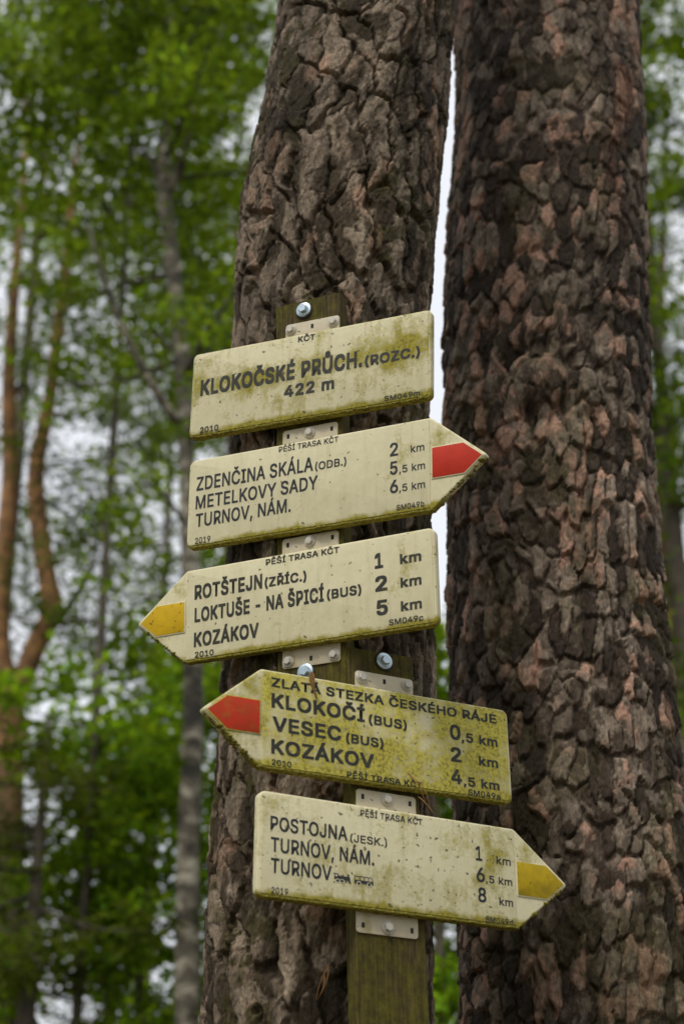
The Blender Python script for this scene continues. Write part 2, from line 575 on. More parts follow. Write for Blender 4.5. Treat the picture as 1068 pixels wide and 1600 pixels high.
def bark_tree(root, P, c, cid, material, vis, max_plates):
    """One trunk part; its largest plates that face the path are pieces of their own."""
    H, Wd = cid.shape
    N = grid_normals(P).reshape(-1, 3)
    V = P.reshape(-1, 3); C = c.reshape(-1, 3)
    idx = np.arange(H * Wd).reshape(H, Wd)
    Q = np.stack([idx[:-1, :-1], idx[:-1, 1:], idx[1:, 1:], idx[1:, :-1]], -1).reshape(-1, 4)
    f_id = cid[:-1, :-1].reshape(-1).copy()
    mid = V[Q].mean(1); fn = N[Q[:, 0]]
    view = np.array([0, 0, EYE]) - mid
    facing = (fn * view).sum(1) / np.linalg.norm(view, axis=1)
    seen = (mid[:, 2] > vis[0]) & (mid[:, 2] < vis[1]) & (facing > 0.05)
    ids, cnt = np.unique(f_id[seen], return_counts=True)
    big = ids[np.argsort(-cnt)[:max_plates]]
    take = np.isin(f_id, big)
    def sub(faces, name):
        u, inv = np.unique(faces.ravel(), return_inverse=True)
        return np_mesh(name, V[u], inv.reshape(-1, 4), C[u], True, N[u])
    tr = link('trunk', sub(Q[~take], 'trunk'), material, root)
    order = np.argsort(f_id[take], kind='stable')
    Qt, It = Q[take][order], f_id[take][order]
    cuts = np.flatnonzero(np.diff(It)) + 1
    for part in np.split(Qt, cuts):
        link('bark_plate', sub(part, 'bark_plate'), material, tr)
    return tr

def bark_plated(s, z, seed):
    """Thick, broken plates with deep cracks between them, flaking in layers; moss on the shoulders."""
    wx = (fbm(s * 9, z * 6, 4, seed) - 0.5) * 0.075 + (fbm(s * 36, z * 26, 3, seed + 31) - 0.5) * 0.02
    wz = (fbm(s * 7 + 31, z * 7, 4, seed + 5) - 0.5) * 0.16 + (fbm(s * 34 + 3, z * 30, 3, seed + 37) - 0.5) * 0.028
    s2, z2 = s + wx + 0.12 * (z - 3), z + wz
    f1, f2, cid, du, dv = voronoi(s2 / 0.050, z2 / 0.155, seed)
    e = (f2 - f1) + 0.20 * (fbm(s * 60, z * 36, 4, seed + 61, 0.6) - 0.5)
    gap = 0.03 + 0.50 * fbm(s * 11 + 3, z * 7, 3, seed + 91) ** 2.4       # cracks open and close along their length
    big = smooth(0.0, 0.09, e - 0.45 * gap + 0.02)
    shoulder = smooth(0.0, 0.5, e)
    g1, g2, cid2, _, _ = voronoi((s + wx * 0.9) / 0.024 + 7, (z + wz * 0.7) / 0.058, seed + 3)
    eg = g2 - g1 + 0.2 * (fbm(s * 95, z * 55, 3, seed + 63) - 0.5)
    small = smooth(0.02, 0.10, eg)
    t = fbm(s * 24 + 8 * wx, z * 8, 5, seed + 8, 0.58) + 0.22 * (cell_rand(cid2, seed) - 0.5)
    k = t * 13.0
    ter = (np.floor(k) + smooth(0.86, 1.0, k - np.floor(k))) / 13.0
    t2 = fbm(s * 75, z * 26, 4, seed + 18, 0.6) * 8
    ter2 = (np.floor(t2) + smooth(0.8, 1.0, t2 - np.floor(t2))) / 8.0
    fib = np.abs(fbm(s * 130 + 30 * wx, z * 17, 4, seed + 77) - 0.5)
    r1 = cell_rand(cid, seed + 1)
    lump = fbm(s * 6, z * 3, 2, seed + 14) - 0.5
    h = 0.0125 * big + 0.003 * shoulder * r1 + 0.0024 * small * big + 0.0135 * (ter - 0.5) * (0.35 + 0.65 * big) + 0.0055 * (ter2 - 0.5) + 0.010 * lump - 0.008 * fib - 0.012
    h = h + 0.0035 * (fbm(s * 200, z * 70, 3, seed + 71, 0.65) - 0.5)
    grey = np.array([0.25, 0.195, 0.14]); brown = np.array([0.062, 0.045, 0.027]); pink = np.array([0.31, 0.20, 0.135]); moss = np.array([0.055, 0.047, 0.012])
    r2 = cell_rand(cid2, seed + 4)
    c = mixc(np.broadcast_to(brown, s.shape + (3,)), grey, smooth(0.43, 0.57, 0.5 * ter + 0.5 * fbm(s * 40 + 2, z * 16, 4, seed + 28, 0.6) + 0.16 * (r2 - 0.5)))
    c = mixc(c, pink, smooth(0.60, 0.74, fbm(s * 22 + 9, z * 10, 4, seed + 20) * 0.8 + 0.2 * r2) * 0.8)
    mo = smooth(0.46, 0.62, fbm(s * 9 + 70, z * 5, 5, seed + 40, 0.6))
    mo = mo * smooth(0.40, 0.6, fbm(s * 50 + 7, z * 30, 4, seed + 44, 0.6))
    c = mixc(c, moss, mo * 0.85)
    c = c * (0.7 + 0.5 * r1 + 0.3 * (r2 - 0.5))[..., None] * (0.6 + 0.9 * fbm(s * 8 + 4, z * 4, 3, seed + 83))[..., None]
    return h, c, cid

def bark_scaly(s, z, seed):
    """Smaller overlapping scales, lower ends standing proud, some freshly flaked to pink and orange."""
    wx = (fbm(s * 8, z * 5, 4, seed) - 0.5) * 0.05 + (fbm(s * 40, z * 24, 3, seed + 31) - 0.5) * 0.014
    wz = (fbm(s * 8 + 31, z * 6, 4, seed + 5) - 0.5) * 0.11 + (fbm(s * 34, z * 26, 3, seed + 33) - 0.5) * 0.02
    up = smooth(3.0, 4.6, z)                     # scales get smaller up the trunk
    s2, z2 = s + wx - 0.06 * (z - 3), z + wz
    f1, f2, cid, du, dv = voronoi(s2 / 0.029, z2 / 0.070 + 0.2 * np.clip(z - 3, 0, 2) ** 2, seed)
    e = f2 - f1 + 0.34 * (fbm(s * 62, z * 40, 4, seed + 61, 0.6) - 0.5)
    gap = 0.06 + 0.42 * fbm(s * 16 + 3, z * 11, 3, seed + 91) ** 2
    big = smooth(-0.02, gap, e - 0.3 * gap)
    g1, g2, cid2, _, _ = voronoi((s + wx) / 0.017 + 3, (z + wz) / 0.034, seed + 3)
    small = smooth(0.0, 0.2, g2 - g1)
    t = fbm(s * 28, z * 15, 4, seed + 8) * 7
    ter = (np.floor(t) + smooth(0.65, 1.0, t - np.floor(t))) / 7.0
    r1 = cell_rand(cid, seed + 1); r2 = cell_rand(cid2, seed + 2)
    deep = 1 - 0.5 * up
    lump = fbm(s * 5, z * 4, 3, seed + 14) - 0.5
    h = deep * (0.0072 * big * (0.5 + 1.0 * r1) - 0.0055 * dv * big + 0.0024 * small * (0.4 + 0.6 * big)) + 0.007 * (ter - 0.5) + 0.010 * lump - 0.008
    h = h + 0.004 * (fbm(s * 140, z * 50, 4, seed + 71, 0.6) - 0.5)
    # an overgrown knot and an old branch scar
    for ks, kz, kr, kh in ((-0.045, 3.235, 0.05, 0.03), (-0.105, 4.10, 0.045, 0.014), (0.04, 3.22, 0.04, 0.016)):
        d = np.hypot((s - ks), (z - kz) * 0.8)
        h = h + kh * np.exp(-(d / kr) ** 2) - 0.6 * kh * np.exp(-((d - kr * 1.4) / (kr * 0.35)) ** 2)
    brown = np.array([0.072, 0.049, 0.033]); grey = np.array([0.225, 0.178, 0.132]); pink = np.array([0.36, 0.21, 0.148]); red = np.array([0.26, 0.12, 0.07]); moss = np.array([0.07, 0.06, 0.014])
    c = mixc(np.broadcast_to(brown, s.shape + (3,)), grey, smooth(0.36, 0.66, 0.35 * r1 + 0.3 * r2 + 0.35 * fbm(s * 45 + 2, z * 24, 4, seed + 28, 0.6)))
    pk = smooth(0.63, 0.76, 0.30 * r1 + 0.25 * r2 + 0.55 * fbm(s * 24, z * 13, 4, seed + 20, 0.55))
    c = mixc(c, pink, pk * 0.85)
    streak = np.exp(-((s - 0.145 - 0.02 * np.sin(z * 5)) / 0.035) ** 2) * smooth(3.5, 3.9, z) * smooth(0.35, 0.55, fbm(s * 18, z * 8, 4, seed + 55))
    c = mixc(c, red, streak * 0.8)
    mo = smooth(0.48, 0.64, fbm(s * 8 + 70, z * 5, 5, seed + 40, 0.6)) * smooth(4.2, 2.4, z) + 0.7 * smooth(0.62, 0.7, fbm(s * 12 + 9, z * 7, 4, seed + 47))
    c = mixc(c, moss, np.clip(mo, 0, 1) * 0.45)
    c = c * (0.55 + 0.75 * r1 + 0.25 * (r2 - 0.5))[..., None] * (0.6 + 0.8 * fbm(s * 7 + 4, z * 4, 3, seed + 83))[..., None]
    return h, c, cid

def rows_of(z0, z1, step, top):
    lo = np.linspace(-0.15, z0, 60)[:-1]
    hi = np.linspace(z1, top, 70)[1:]
    return np.concatenate([lo, np.arange(z0, z1, step), [z1], hi])

A_L = [(-420, 512), (-200, 478), (0, 442), (80, 428), (180, 408), (250, 390), (320, 377), (400, 373), (500, 367), (640, 362), (850, 357), (1040, 352), (1150, 346), (1300, 334), (1450, 327), (1600, 320), (2300, 296)]
A_R = [(-420, 742), (-200, 726), (0, 710), (60, 706), (100, 702), (200, 693), (300, 684), (400, 674), (480, 668), (640, 667), (820, 670), (1000, 677), (1080, 675), (1300, 673), (1600, 677), (2300, 690)]
B_L = [(-420, 722), (0, 704), (100, 710), (200, 708), (280, 702), (330, 697), (500, 693), (640, 693), (800, 696), (1000, 701), (1100, 705), (1300, 709), (1500, 716), (1600, 720), (2300, 735)]
B_R = [(-420, 985), (0, 999), (100, 1002), (250, 1008), (400, 1010), (500, 1011), (640, 1013), (800, 1022), (900, 1032), (1000, 1042), (1100, 1055), (1200, 1068), (1300, 1080), (1600, 1112), (2300, 1190)]

pine_a = empty('pine_tree', (-0.03, 2.80, 0))
PA, CA, IA = trunk_surface(A_L, A_R, lambda v: 2.78 + 0.015 * (v - 600) / 600.0, 0.172, rows_of(1.75, 4.25, 0.0028, 11.5), 0.0028, bark_plated, 11, True)
PB, CB, IB = trunk_surface(B_L, B_R, lambda v: 3.22, 0.21, rows_of(1.85, 4.65, 0.0036, 13.0), 0.0035, bark_scaly, 23)
pine_b = empty('pine_tree', (0.42, 3.22, 0))

def plant_trunk(root, P, c, cid, material, vis, k):
    tr = bark_tree(root, P, c, cid, material, vis, k)
    off = Vector(root.location)
    tr.matrix_parent_inverse = Matrix.Translation(-off)
    return tr

plant_trunk(pine_a, PA, CA, IA, M['bark_near'], (1.85, 4.15), 260)
plant_trunk(pine_b, PB, CB, IB, M['bark_far'], (1.9, 4.55), 300)
tag(pine_a, 'leaning pine trunk with thick cracked grey bark behind the signs', 'tree')
tag(pine_b, 'stout straight pine trunk with scaly pinkish brown bark beside the signposts', 'tree')

# ------------------------------------------------------------------ boards with their coach bolts
def prism_round(outline_fn, ys_in):
    return [[(x, y, z) for x, z in outline_fn(i)] for y, i in ys_in]

def round_poly(corners, rad, n=6):
    out = []
    m = len(corners)
    for i in range(m):
        p0, p, p1 = (Vector(corners[(i + k) % m]) for k in (-1, 0, 1))
        a, b = (p0 - p).normalized(), (p1 - p).normalized()
        ang = math.acos(max(-1, min(1, a.dot(b))))
        r = rad[i] if isinstance(rad, (list, tuple)) else rad
        d = r / math.tan(ang / 2)
        cen = p + (a + b).normalized() * (r / math.sin(ang / 2))
        s, e = p + a * d - cen, p + b * d - cen
        a0 = math.atan2(s.y, s.x); a1 = math.atan2(e.y, e.x)
        while a1 - a0 > math.pi: a1 -= 2 * math.pi
        while a1 - a0 < -math.pi: a1 += 2 * math.pi
        for k in range(n + 1):
            t = a0 + (a1 - a0) * k / n
            out.append((cen.x + r * math.cos(t), cen.y + r * math.sin(t)))
    return out

def inset_poly(corners, d):
    """A convex outline (counter-clockwise) moved inwards by d."""
    m = len(corners); out = []
    for i in range(m):
        p0, p, p1 = (Vector(corners[(i + k) % m]) for k in (-1, 0, 1))
        e0, e1 = (p - p0).normalized(), (p1 - p).normalized()
        n0, n1 = Vector((-e0.y, e0.x)), Vector((-e1.y, e1.x))
        k = 1 + n0.dot(n1)
        out.append(tuple(p + (n0 + n1) * (d / k)))
    return out

def slab(name, material, parent, corners, rad, y_back, y_front, edge, steps=4):
    """A plate with rounded corners and a rounded front edge; y grows away from the viewer."""
    mb = MB(); rings = []
    prof = [(y_back, 0.0)] + [(y_front + edge * (1 - math.sin(a)), edge * (1 - math.cos(a))) for a in [math.pi / 2 * k / steps for k in range(steps + 1)]]
    for y, ins in prof:
        cs = inset_poly(corners, ins)
        rr = [max(0.0006, r - ins) for r in rad] if isinstance(rad, (list, tuple)) else max(0.0006, rad - ins)
        rings.append([(x, y, z) for x, z in round_poly(cs, rr)])
    mb.rings(rings)
    return mb.build(name, material, parent, smooth=R(38))

def disc_rings(cx, cz, prof, n=24, hexa=False, rot=0.0):
    rings = []
    for y, r in prof:
        rg = []
        for k in range(6 if hexa else n):
            a = rot + 2 * math.pi * k / (6 if hexa else n)
            rg.append((cx + r * math.cos(a), y, cz + r * math.sin(a)))
        rings.append(rg)
    return rings

def bolt(parent, x, z, y, head=0.0068, wash=0.0105, h=0.0075, mat='bolt', name='bolt'):
    mb = MB()
    mb.rings(disc_rings(x, z, [(y, wash), (y - 0.0016, wash), (y - 0.0022, wash * 0.93)], 28))
    mb.rings(disc_rings(x, z, [(y - 0.0021, head * 1.25), (y - 0.0036, head * 1.15)], 24))
    mb.rings(disc_rings(x, z, [(y - 0.003, head), (y - h + 0.001, head), (y - h, head * 0.86)], hexa=True, rot=random.random()))
    return mb.build(name, M[mat], parent, smooth=R(35))

def board(F, l, r, b, t, label, big_bolts, slope):
    root = empty('signpost_board', mat=F)
    mb = MB()
    rings = []
    n = 12
    for k in range(n + 1):                       # slightly wavy weathered edges
        z = b + (t - b) * k / n
        jl, jr = random.uniform(-0.0008, 0.0008), random.uniform(-0.0008, 0.0008)
        e = 0.0025
        zz = [z + slope * (x - l) if k == n else z for x in (l, r)]
        ring = [(l + jl, B_FRONT + e, zz[0]), (l + e + jl, B_FRONT, zz[0]), (r - e + jr, B_FRONT, zz[1]), (r + jr, B_FRONT + e, zz[1]), (r + jr, B_BACK, zz[1]), (l + jl, B_BACK, zz[0])]
        rings.append(ring)
    mb.rings(rings)
    mb.build('plank', M['wood'], root, smooth=R(30))
    for x, z in big_bolts:
        w = MB().rings(disc_rings(x, z, [(B_FRONT, 0.0165), (B_FRONT - 0.0022, 0.0165), (B_FRONT - 0.0028, 0.0155)], 28)).build('sealing_washer', M['rubber'], root, smooth=R(35))
        bolt(root, x, z, B_FRONT - 0.0027, 0.0083, 0.0142, 0.0095, 'zinc', 'coach_bolt')
    tag(root, label, 'signpost')
    return root

board(*BOARDS[0], 'short algae green wooden board behind the three upper signs', [(-0.008, 0.352), (-0.012, -0.322)], 0.0)
board(*BOARDS[1], 'long algae green wooden post carrying the two lower signs', [(0.006, 0.242)], 0.0)

# ------------------------------------------------------------------ lettering
GLYPH = {}
ADV = {}
_G = {
 '(': '89,207 90,244 94,283 101,324 109,364 119,403 132,441 145,477 160,510 177,539 236,539 219,503 204,466 191,428 179,390 169,351 161,313 156,276 152,241 151,207 152,176 155,145 160,115 167,83 177,50 188,16 202,-19 218,-57 236,-96 177,-96 150,-46 128,4 111,55 99,106 92,156',
 ')': '37,-96 56,-56 72,-18 86,18 97,52 106,85 113,116 118,147 121,177 122,207 121,241 117,276 112,313 104,351 94,390 82,428 69,466 54,503 37,539 97,539 113,510 128,477 142,441 154,403 164,364 173,323 179,283 183,244 184,207 182,156 174,104 161,53 144,3 123,-47 97,-96',
 ',': '38,-119 68,71 137,71 84,-119',
 '-': '337,244 337,188 114,188 114,244',
 '.': '95,-4 83,-3 73,1 63,9 55,18 51,29 50,41 51,53 55,64 63,73 73,81 83,85 95,87 107,85 118,81 128,73 135,64 140,53 141,41 140,29 135,18 128,9 118,1 107,-3',
 '0': '227,-7 191,-3 158,7 130,24 105,48 85,77 69,113 57,155 50,202 48,254 50,306 57,353 69,395 85,431 106,461 130,484 159,502 191,512 227,516 262,512 295,502 323,484 348,461 368,431 384,395 396,353 403,306 405,254 403,202 396,155 384,113 368,77 348,48 323,24 295,7 263,-3;227,50 250,52 271,60 290,74 306,92 320,116 330,144 338,176 342,213 344,254 342,295 338,332 330,365 320,393 306,416 290,435 271,449 250,457 227,460 203,457 182,449 163,435 147,416 134,393 123,365 115,332 111,295 109,254 111,213 115,176 123,144 134,116 147,92 163,74 182,60 203,52',
 '1': '76,0 76,55 391,55 391,0;276,509 276,0 212,0 212,448 209,448 86,358 86,427 198,509',
 '2': '64,0 64,47 234,229 282,282 294,298 303,312 311,327 316,341 319,356 320,371 319,389 315,405 308,419 298,431 287,441 273,449 258,455 241,458 224,460 205,458 188,454 172,447 159,438 148,427 139,413 132,398 128,381 127,362 66,362 68,391 75,418 86,442 102,464 121,482 143,496 168,507 196,513 225,516 254,513 281,507 306,497 328,482 346,465 361,445 372,423 379,398 381,372 380,354 377,336 371,318 363,299 351,280 336,259 317,235 294,209 267,180 153,60 153,57 389,57 389,0',
 '3': '218,-7 188,-5 159,1 133,10 108,22 88,38 70,57 57,79 48,104 44,132 109,132 112,115 118,100 126,87 137,76 150,66 165,59 182,54 200,51 219,50 239,51 258,55 275,61 291,69 304,80 315,93 323,108 328,125 329,145 328,163 323,180 316,196 306,211 292,223 275,234 254,241 229,246 201,248 157,248 157,299 288,448 288,452 70,452 70,509 372,509 372,461 211,278 211,289 247,290 279,286 308,276 333,262 354,244 371,222 383,198 391,173 393,145 390,116 383,90 370,66 354,45 333,27 309,12 281,2 251,-5',
 '4': '40,105 40,158 247,509 311,509 109,166 109,163 413,163 413,105;282,0 282,121 282,146 282,318 343,318 343,0',
 '5': '221,-7 192,-5 165,1 140,11 118,25 99,41 83,60 71,82 63,105 60,130 122,130 125,115 130,102 138,89 148,78 160,68 173,60 188,54 204,51 221,50 241,51 259,56 276,64 291,75 304,89 314,104 322,122 326,141 328,162 326,183 321,203 314,221 303,237 290,251 275,262 257,270 238,275 218,277 201,276 184,273 167,268 152,262 139,255 128,246 67,253 96,509 366,509 366,452 151,452 134,301 136,301 148,311 162,318 178,325 194,330 212,333 229,334 252,332 274,328 294,321 313,311 330,299 345,285 358,269 370,251 379,231 386,210 390,187 391,163 388,132 381,102 369,76 352,52 332,32 309,15 282,3 253,-4',
 '6': '226,-7 196,-4 168,3 142,15 119,31 100,51 84,74 73,101 66,130 64,162 65,187 71,212 80,239 93,268 112,302 137,340 252,509 322,509 151,261 145,261 165,288 196,307 208,311 221,313 235,314 265,312 291,305 316,295 337,280 355,262 370,240 380,215 387,187 389,157 387,127 379,98 368,73 352,50 333,30 310,14 284,3 257,-4;226,48 245,50 263,55 279,63 293,73 304,86 314,101 322,119 326,137 327,157 326,178 322,196 314,213 304,228 293,241 279,251 263,259 245,264 226,265 207,264 190,259 174,252 160,241 148,229 138,214 131,197 126,179 125,158 126,138 131,119 138,102 148,86 160,73 174,63 190,55 207,50',
 '7': '97,0 323,448 323,452 62,452 62,509 391,509 391,449 165,0',
 '8': '226,-7 193,-5 163,1 136,11 111,25 91,42 74,62 62,84 54,109 52,135 53,156 58,176 65,195 75,212 87,228 101,241 117,252 134,260 153,265 153,267 129,276 109,289 93,308 80,330 73,354 70,380 73,405 79,429 90,450 106,469 124,485 146,498 170,508 197,514 226,516 255,514 282,508 306,498 328,485 346,469 361,450 373,429 379,405 382,380 379,354 372,330 359,308 343,289 323,276 300,267 300,265 319,260 335,252 351,241 365,228 377,212 387,195 395,176 399,156 401,135 398,109 391,84 378,62 362,42 341,25 317,11 289,1 259,-5;226,49 248,50 267,54 285,60 300,69 313,79 323,91 331,106 335,121 337,139 335,157 330,173 322,189 312,202 298,213 283,223 265,230 247,234 226,235 206,234 187,230 169,223 154,213 140,202 130,189 122,173 117,157 115,139 117,121 121,106 129,91 139,79 152,69 167,60 185,54 205,50;226,290 244,291 260,294 274,300 287,308 298,318 307,330 314,344 318,359 319,376 318,392 314,407 308,420 299,432 288,442 275,449 260,455 244,459 226,460 208,459 192,455 177,449 164,442 153,432 145,420 138,407 134,392 133,376 134,359 138,344 145,330 154,318 165,308 178,300 193,294 209,291',
 '9': '226,516 256,513 285,506 310,494 333,478 352,458 368,434 380,408 387,378 389,347 387,322 382,296 373,270 359,240 340,207 315,168 200,0 130,0 301,248 307,248 287,221 257,202 245,198 232,195 218,195 188,197 161,203 137,214 116,229 98,247 83,269 72,294 66,321 64,352 66,382 73,411 85,436 101,459 120,479 143,494 168,506 196,513;226,460 207,459 190,454 174,446 160,435 148,423 138,407 131,390 127,372 125,352 127,331 131,313 138,295 148,280 160,268 174,257 190,250 207,245 226,243 245,245 263,249 279,257 293,267 305,280 314,295 322,312 326,330 327,350 326,371 322,390 314,407 305,422 293,435 279,446 263,454 245,459',
 'A': '16,0 201,509 276,509 463,0 395,0 287,302 264,372 232,478 245,478 213,371 191,302 85,0;110,142 110,199 370,199 370,142',
 'B': '60,0 60,509 241,509 274,507 304,501 329,491 350,477 367,461 381,442 390,421 396,398 398,374 397,353 393,336 387,320 378,307 368,295 356,286 343,278 329,272 315,267 315,262 331,260 347,254 363,245 378,234 391,220 402,203 411,184 416,161 418,136 416,111 410,88 400,67 386,48 368,31 344,18 317,8 284,2 247,0;125,57 245,57 281,60 309,67 330,80 344,96 353,115 355,137 354,153 350,169 342,184 333,197 320,209 306,218 289,225 269,229 248,231 125,231;125,285 238,285 256,287 273,290 288,296 302,304 314,314 323,326 330,340 335,355 336,372 333,393 326,412 313,429 294,442 270,449 240,452 125,452',
 'C': '267,-7 225,-3 186,7 150,25 119,49 92,79 70,115 53,157 44,203 40,254 44,305 53,352 70,393 92,429 119,459 150,484 186,501 225,512 267,516 293,514 317,511 340,504 362,496 383,485 402,471 419,456 435,438 448,418 459,397 467,373 473,348 408,348 404,365 397,380 389,395 380,407 369,418 357,428 344,437 330,444 315,449 300,453 284,455 267,456 237,453 209,445 184,432 161,414 141,391 125,364 113,332 106,295 103,254 106,213 113,177 125,145 141,117 161,94 184,76 210,63 237,56 267,53 284,54 300,56 315,60 330,65 344,72 357,81 369,90 380,102 389,114 397,128 404,144 408,160 473,160 467,135 459,112 448,91 435,71 420,53 402,38 383,24 363,13 341,5 317,-2 293,-6',
 'D': '219,0 96,0 96,57 215,57 254,60 288,68 318,81 343,99 363,122 379,149 390,181 397,216 399,255 397,294 390,329 379,361 364,388 344,410 320,428 291,441 258,449 221,452 93,452 93,509 225,509 273,505 315,495 353,478 385,455 412,426 433,391 449,351 458,306 462,255 458,205 449,159 433,119 411,83 384,54 351,31 312,14 268,3;125,509 125,0 60,0 60,509',
 'E': '60,0 60,509 372,509 372,452 125,452 125,286 355,286 355,229 125,229 125,57 375,57 375,0',
 'G': '269,-7 225,-3 185,7 149,25 118,49 91,79 69,116 53,157 43,203 40,254 43,305 53,352 69,393 91,429 117,459 149,484 184,501 223,512 265,516 291,514 316,510 340,504 363,494 384,483 403,469 421,453 436,436 449,416 460,395 468,373 474,349 408,349 402,365 395,379 387,393 378,406 368,417 356,427 344,436 330,443 315,448 300,453 283,455 265,456 236,453 209,445 183,432 160,414 141,392 125,364 113,332 106,295 103,254 106,213 113,177 125,145 141,117 161,95 184,76 210,63 238,56 269,53 296,55 322,61 345,71 365,85 382,102 396,123 407,147 413,173 415,202 434,199 283,199 283,256 478,256 478,200 475,160 466,124 451,91 431,62 406,38 377,19 344,5 308,-4',
 'H': '60,0 60,509 125,509 125,289 392,289 392,509 457,509 457,0 392,0 392,232 125,232 125,0',
 'I': '31,0 31,57 118,57 118,452 31,452 31,509 269,509 269,452 183,452 183,57 269,57 269,0',
 'J': '185,-7 143,-2 106,11 75,33 52,63 38,100 33,145 33,173 98,173 98,145 100,117 108,93 122,74 139,61 160,53 185,50 209,53 230,61 248,74 261,93 269,117 272,145 272,509 336,509 336,145 332,100 318,63 294,33 263,11 227,-2',
 'K': '104,145 104,216 139,261 174,303 212,344 364,509 448,509 231,276 228,276;60,0 60,509 125,509 125,334 124,225 125,193 125,0;372,0 188,259 228,309 449,0',
 'L': '60,0 60,509 125,509 125,57 361,57 361,0',
 'M': '60,0 60,509 152,509 277,187 287,159 299,123 311,84 322,49 307,49 318,83 330,121 342,158 352,187 476,509 568,509 568,0 504,0 504,291 504,327 505,369 506,413 507,457 513,457 498,409 482,363 467,322 456,291 342,0 286,0 170,291 159,321 145,361 129,408 112,457 119,457 120,416 121,372 122,328 122,291 122,0',
 'N': '60,0 60,509 136,509 343,183 363,151 388,107 414,55 405,54 401,108 399,157 399,195 399,509 463,509 463,0 387,0 202,290 177,331 148,381 108,452 119,454 122,384 124,328 125,291 125,0',
 'O': '267,-7 225,-3 186,7 150,25 119,49 92,79 70,115 53,157 44,203 40,254 44,305 53,352 70,393 92,429 119,459 150,484 186,501 225,512 267,516 309,512 348,501 384,484 415,459 442,429 464,393 480,352 490,305 493,254 490,203 480,157 464,115 442,79 415,49 384,25 348,7 309,-3;267,53 296,55 324,63 349,76 372,94 392,116 408,144 420,176 428,213 430,254 428,295 420,332 408,365 392,392 372,415 349,433 324,446 296,453 267,456 237,453 210,445 184,433 161,415 142,392 125,364 113,332 106,295 103,254 106,213 113,176 125,144 142,117 161,94 184,76 210,63 237,55',
 'P': '60,0 60,509 235,509 272,506 305,499 332,487 356,471 375,452 390,430 400,404 407,377 409,348 407,318 400,291 390,265 375,243 356,223 332,207 305,195 272,188 235,186 109,186 109,242 233,242 257,244 279,248 297,256 312,266 324,279 333,294 339,310 343,328 344,348 343,367 339,385 333,402 324,416 312,428 297,439 279,446 257,451 232,452 125,452 125,0',
 'R': '60,0 60,509 236,509 273,506 305,500 333,489 356,473 376,455 390,433 401,408 407,381 409,352 407,323 401,296 390,271 376,250 356,232 333,217 305,206 273,200 236,198 96,198 96,255 234,255 258,256 280,260 298,267 313,276 325,287 334,300 340,316 344,333 345,352 344,371 340,389 334,405 325,419 313,430 298,440 279,446 258,451 233,452 125,452 125,0;353,0 230,229 303,229 428,0',
 'S': '224,-9 188,-7 156,-1 128,9 102,23 81,40 64,60 51,83 42,109 38,137 104,137 108,118 114,102 123,88 136,76 150,66 166,59 185,53 204,50 224,49 246,50 267,54 286,60 303,69 317,79 329,92 338,106 344,122 346,139 344,154 340,168 332,179 322,189 310,197 296,205 245,222 184,239 145,253 112,269 86,289 67,313 56,341 52,372 54,400 62,425 75,448 92,468 113,484 138,498 165,508 195,514 227,516 259,514 289,508 316,498 340,484 360,468 377,449 390,427 398,403 401,378 337,378 332,402 320,421 302,437 280,449 254,456 225,459 204,457 185,454 167,448 152,440 139,430 129,418 121,405 117,391 115,376 117,359 122,345 131,334 142,324 155,315 169,308 212,293 264,279 312,264 328,256 344,248 359,238 372,226 384,213 395,198 402,180 407,161 408,139 406,112 399,87 386,64 370,43 349,25 323,11 294,0 261,-7',
 'T': '32,452 32,509 417,509 417,452 257,452 257,0 193,0 193,452',
 'U': '259,-8 220,-6 186,2 154,15 126,33 103,55 85,80 71,108 63,140 60,173 60,509 124,509 124,178 126,155 132,133 141,113 153,95 169,80 187,68 208,59 232,53 259,52 285,53 309,59 331,68 349,80 364,95 377,113 385,133 391,155 393,178 393,509 457,509 457,173 454,140 446,108 433,80 414,55 391,33 363,15 332,2 297,-6',
 'V': '204,0 16,509 84,509 192,206 215,137 248,31 235,31 267,138 290,206 395,509 463,509 278,0',
 'Y': '203,0 203,208 16,509 91,509 192,344 222,292 250,230 224,230 251,293 280,344 381,509 455,509 268,208 268,0',
 'Z': '42,0 42,46 273,385 306,431 341,476 348,454 285,452 223,452 40,452 40,509 397,509 397,462 169,129 134,81 97,33 90,54 152,57 214,57 399,57 399,0',
 'a': '160,-9 137,-7 115,-3 94,5 76,15 60,29 48,45 38,63 32,84 30,108 32,128 36,146 43,161 53,174 64,184 78,193 92,200 108,206 125,211 178,220 234,227 265,235 276,255 276,257 275,272 272,285 267,297 260,307 251,315 240,322 227,327 212,330 196,331 178,330 163,327 149,322 118,301 100,274 41,291 51,313 64,331 79,346 95,358 114,368 133,375 153,380 173,383 194,384 239,379 255,375 271,369 286,360 300,350 312,336 322,320 330,301 335,278 337,251 337,0 277,0 277,52 272,52 252,25 242,16 229,8 215,1 199,-4 181,-7;170,45 192,47 211,51 228,59 242,68 254,80 263,93 270,108 274,122 276,138 276,190 259,182 231,176 200,171 175,168 134,159 122,153 112,147 103,139 97,130 93,118 92,105 93,93 96,82 102,72 109,64 119,57 130,52 142,48 156,46',
 'b': '229,-8 208,-7 189,-3 172,4 159,12 147,21 138,31 118,59 112,59 112,0 53,0 53,509 114,509 114,319 118,319 137,346 147,355 158,364 171,373 188,379 207,383 229,384 259,382 287,374 313,361 335,342 354,320 370,293 381,261 388,227 390,189 388,151 381,116 370,84 355,57 336,34 313,16 288,3 260,-6;220,47 242,49 262,55 279,66 294,80 306,97 316,117 323,139 327,163 328,189 327,215 323,239 316,261 307,281 295,298 280,311 262,322 243,328 220,330 198,328 178,322 161,312 147,299 134,282 125,263 118,241 114,216 113,189 114,162 118,138 125,115 135,95 147,78 162,65 179,55 198,49',
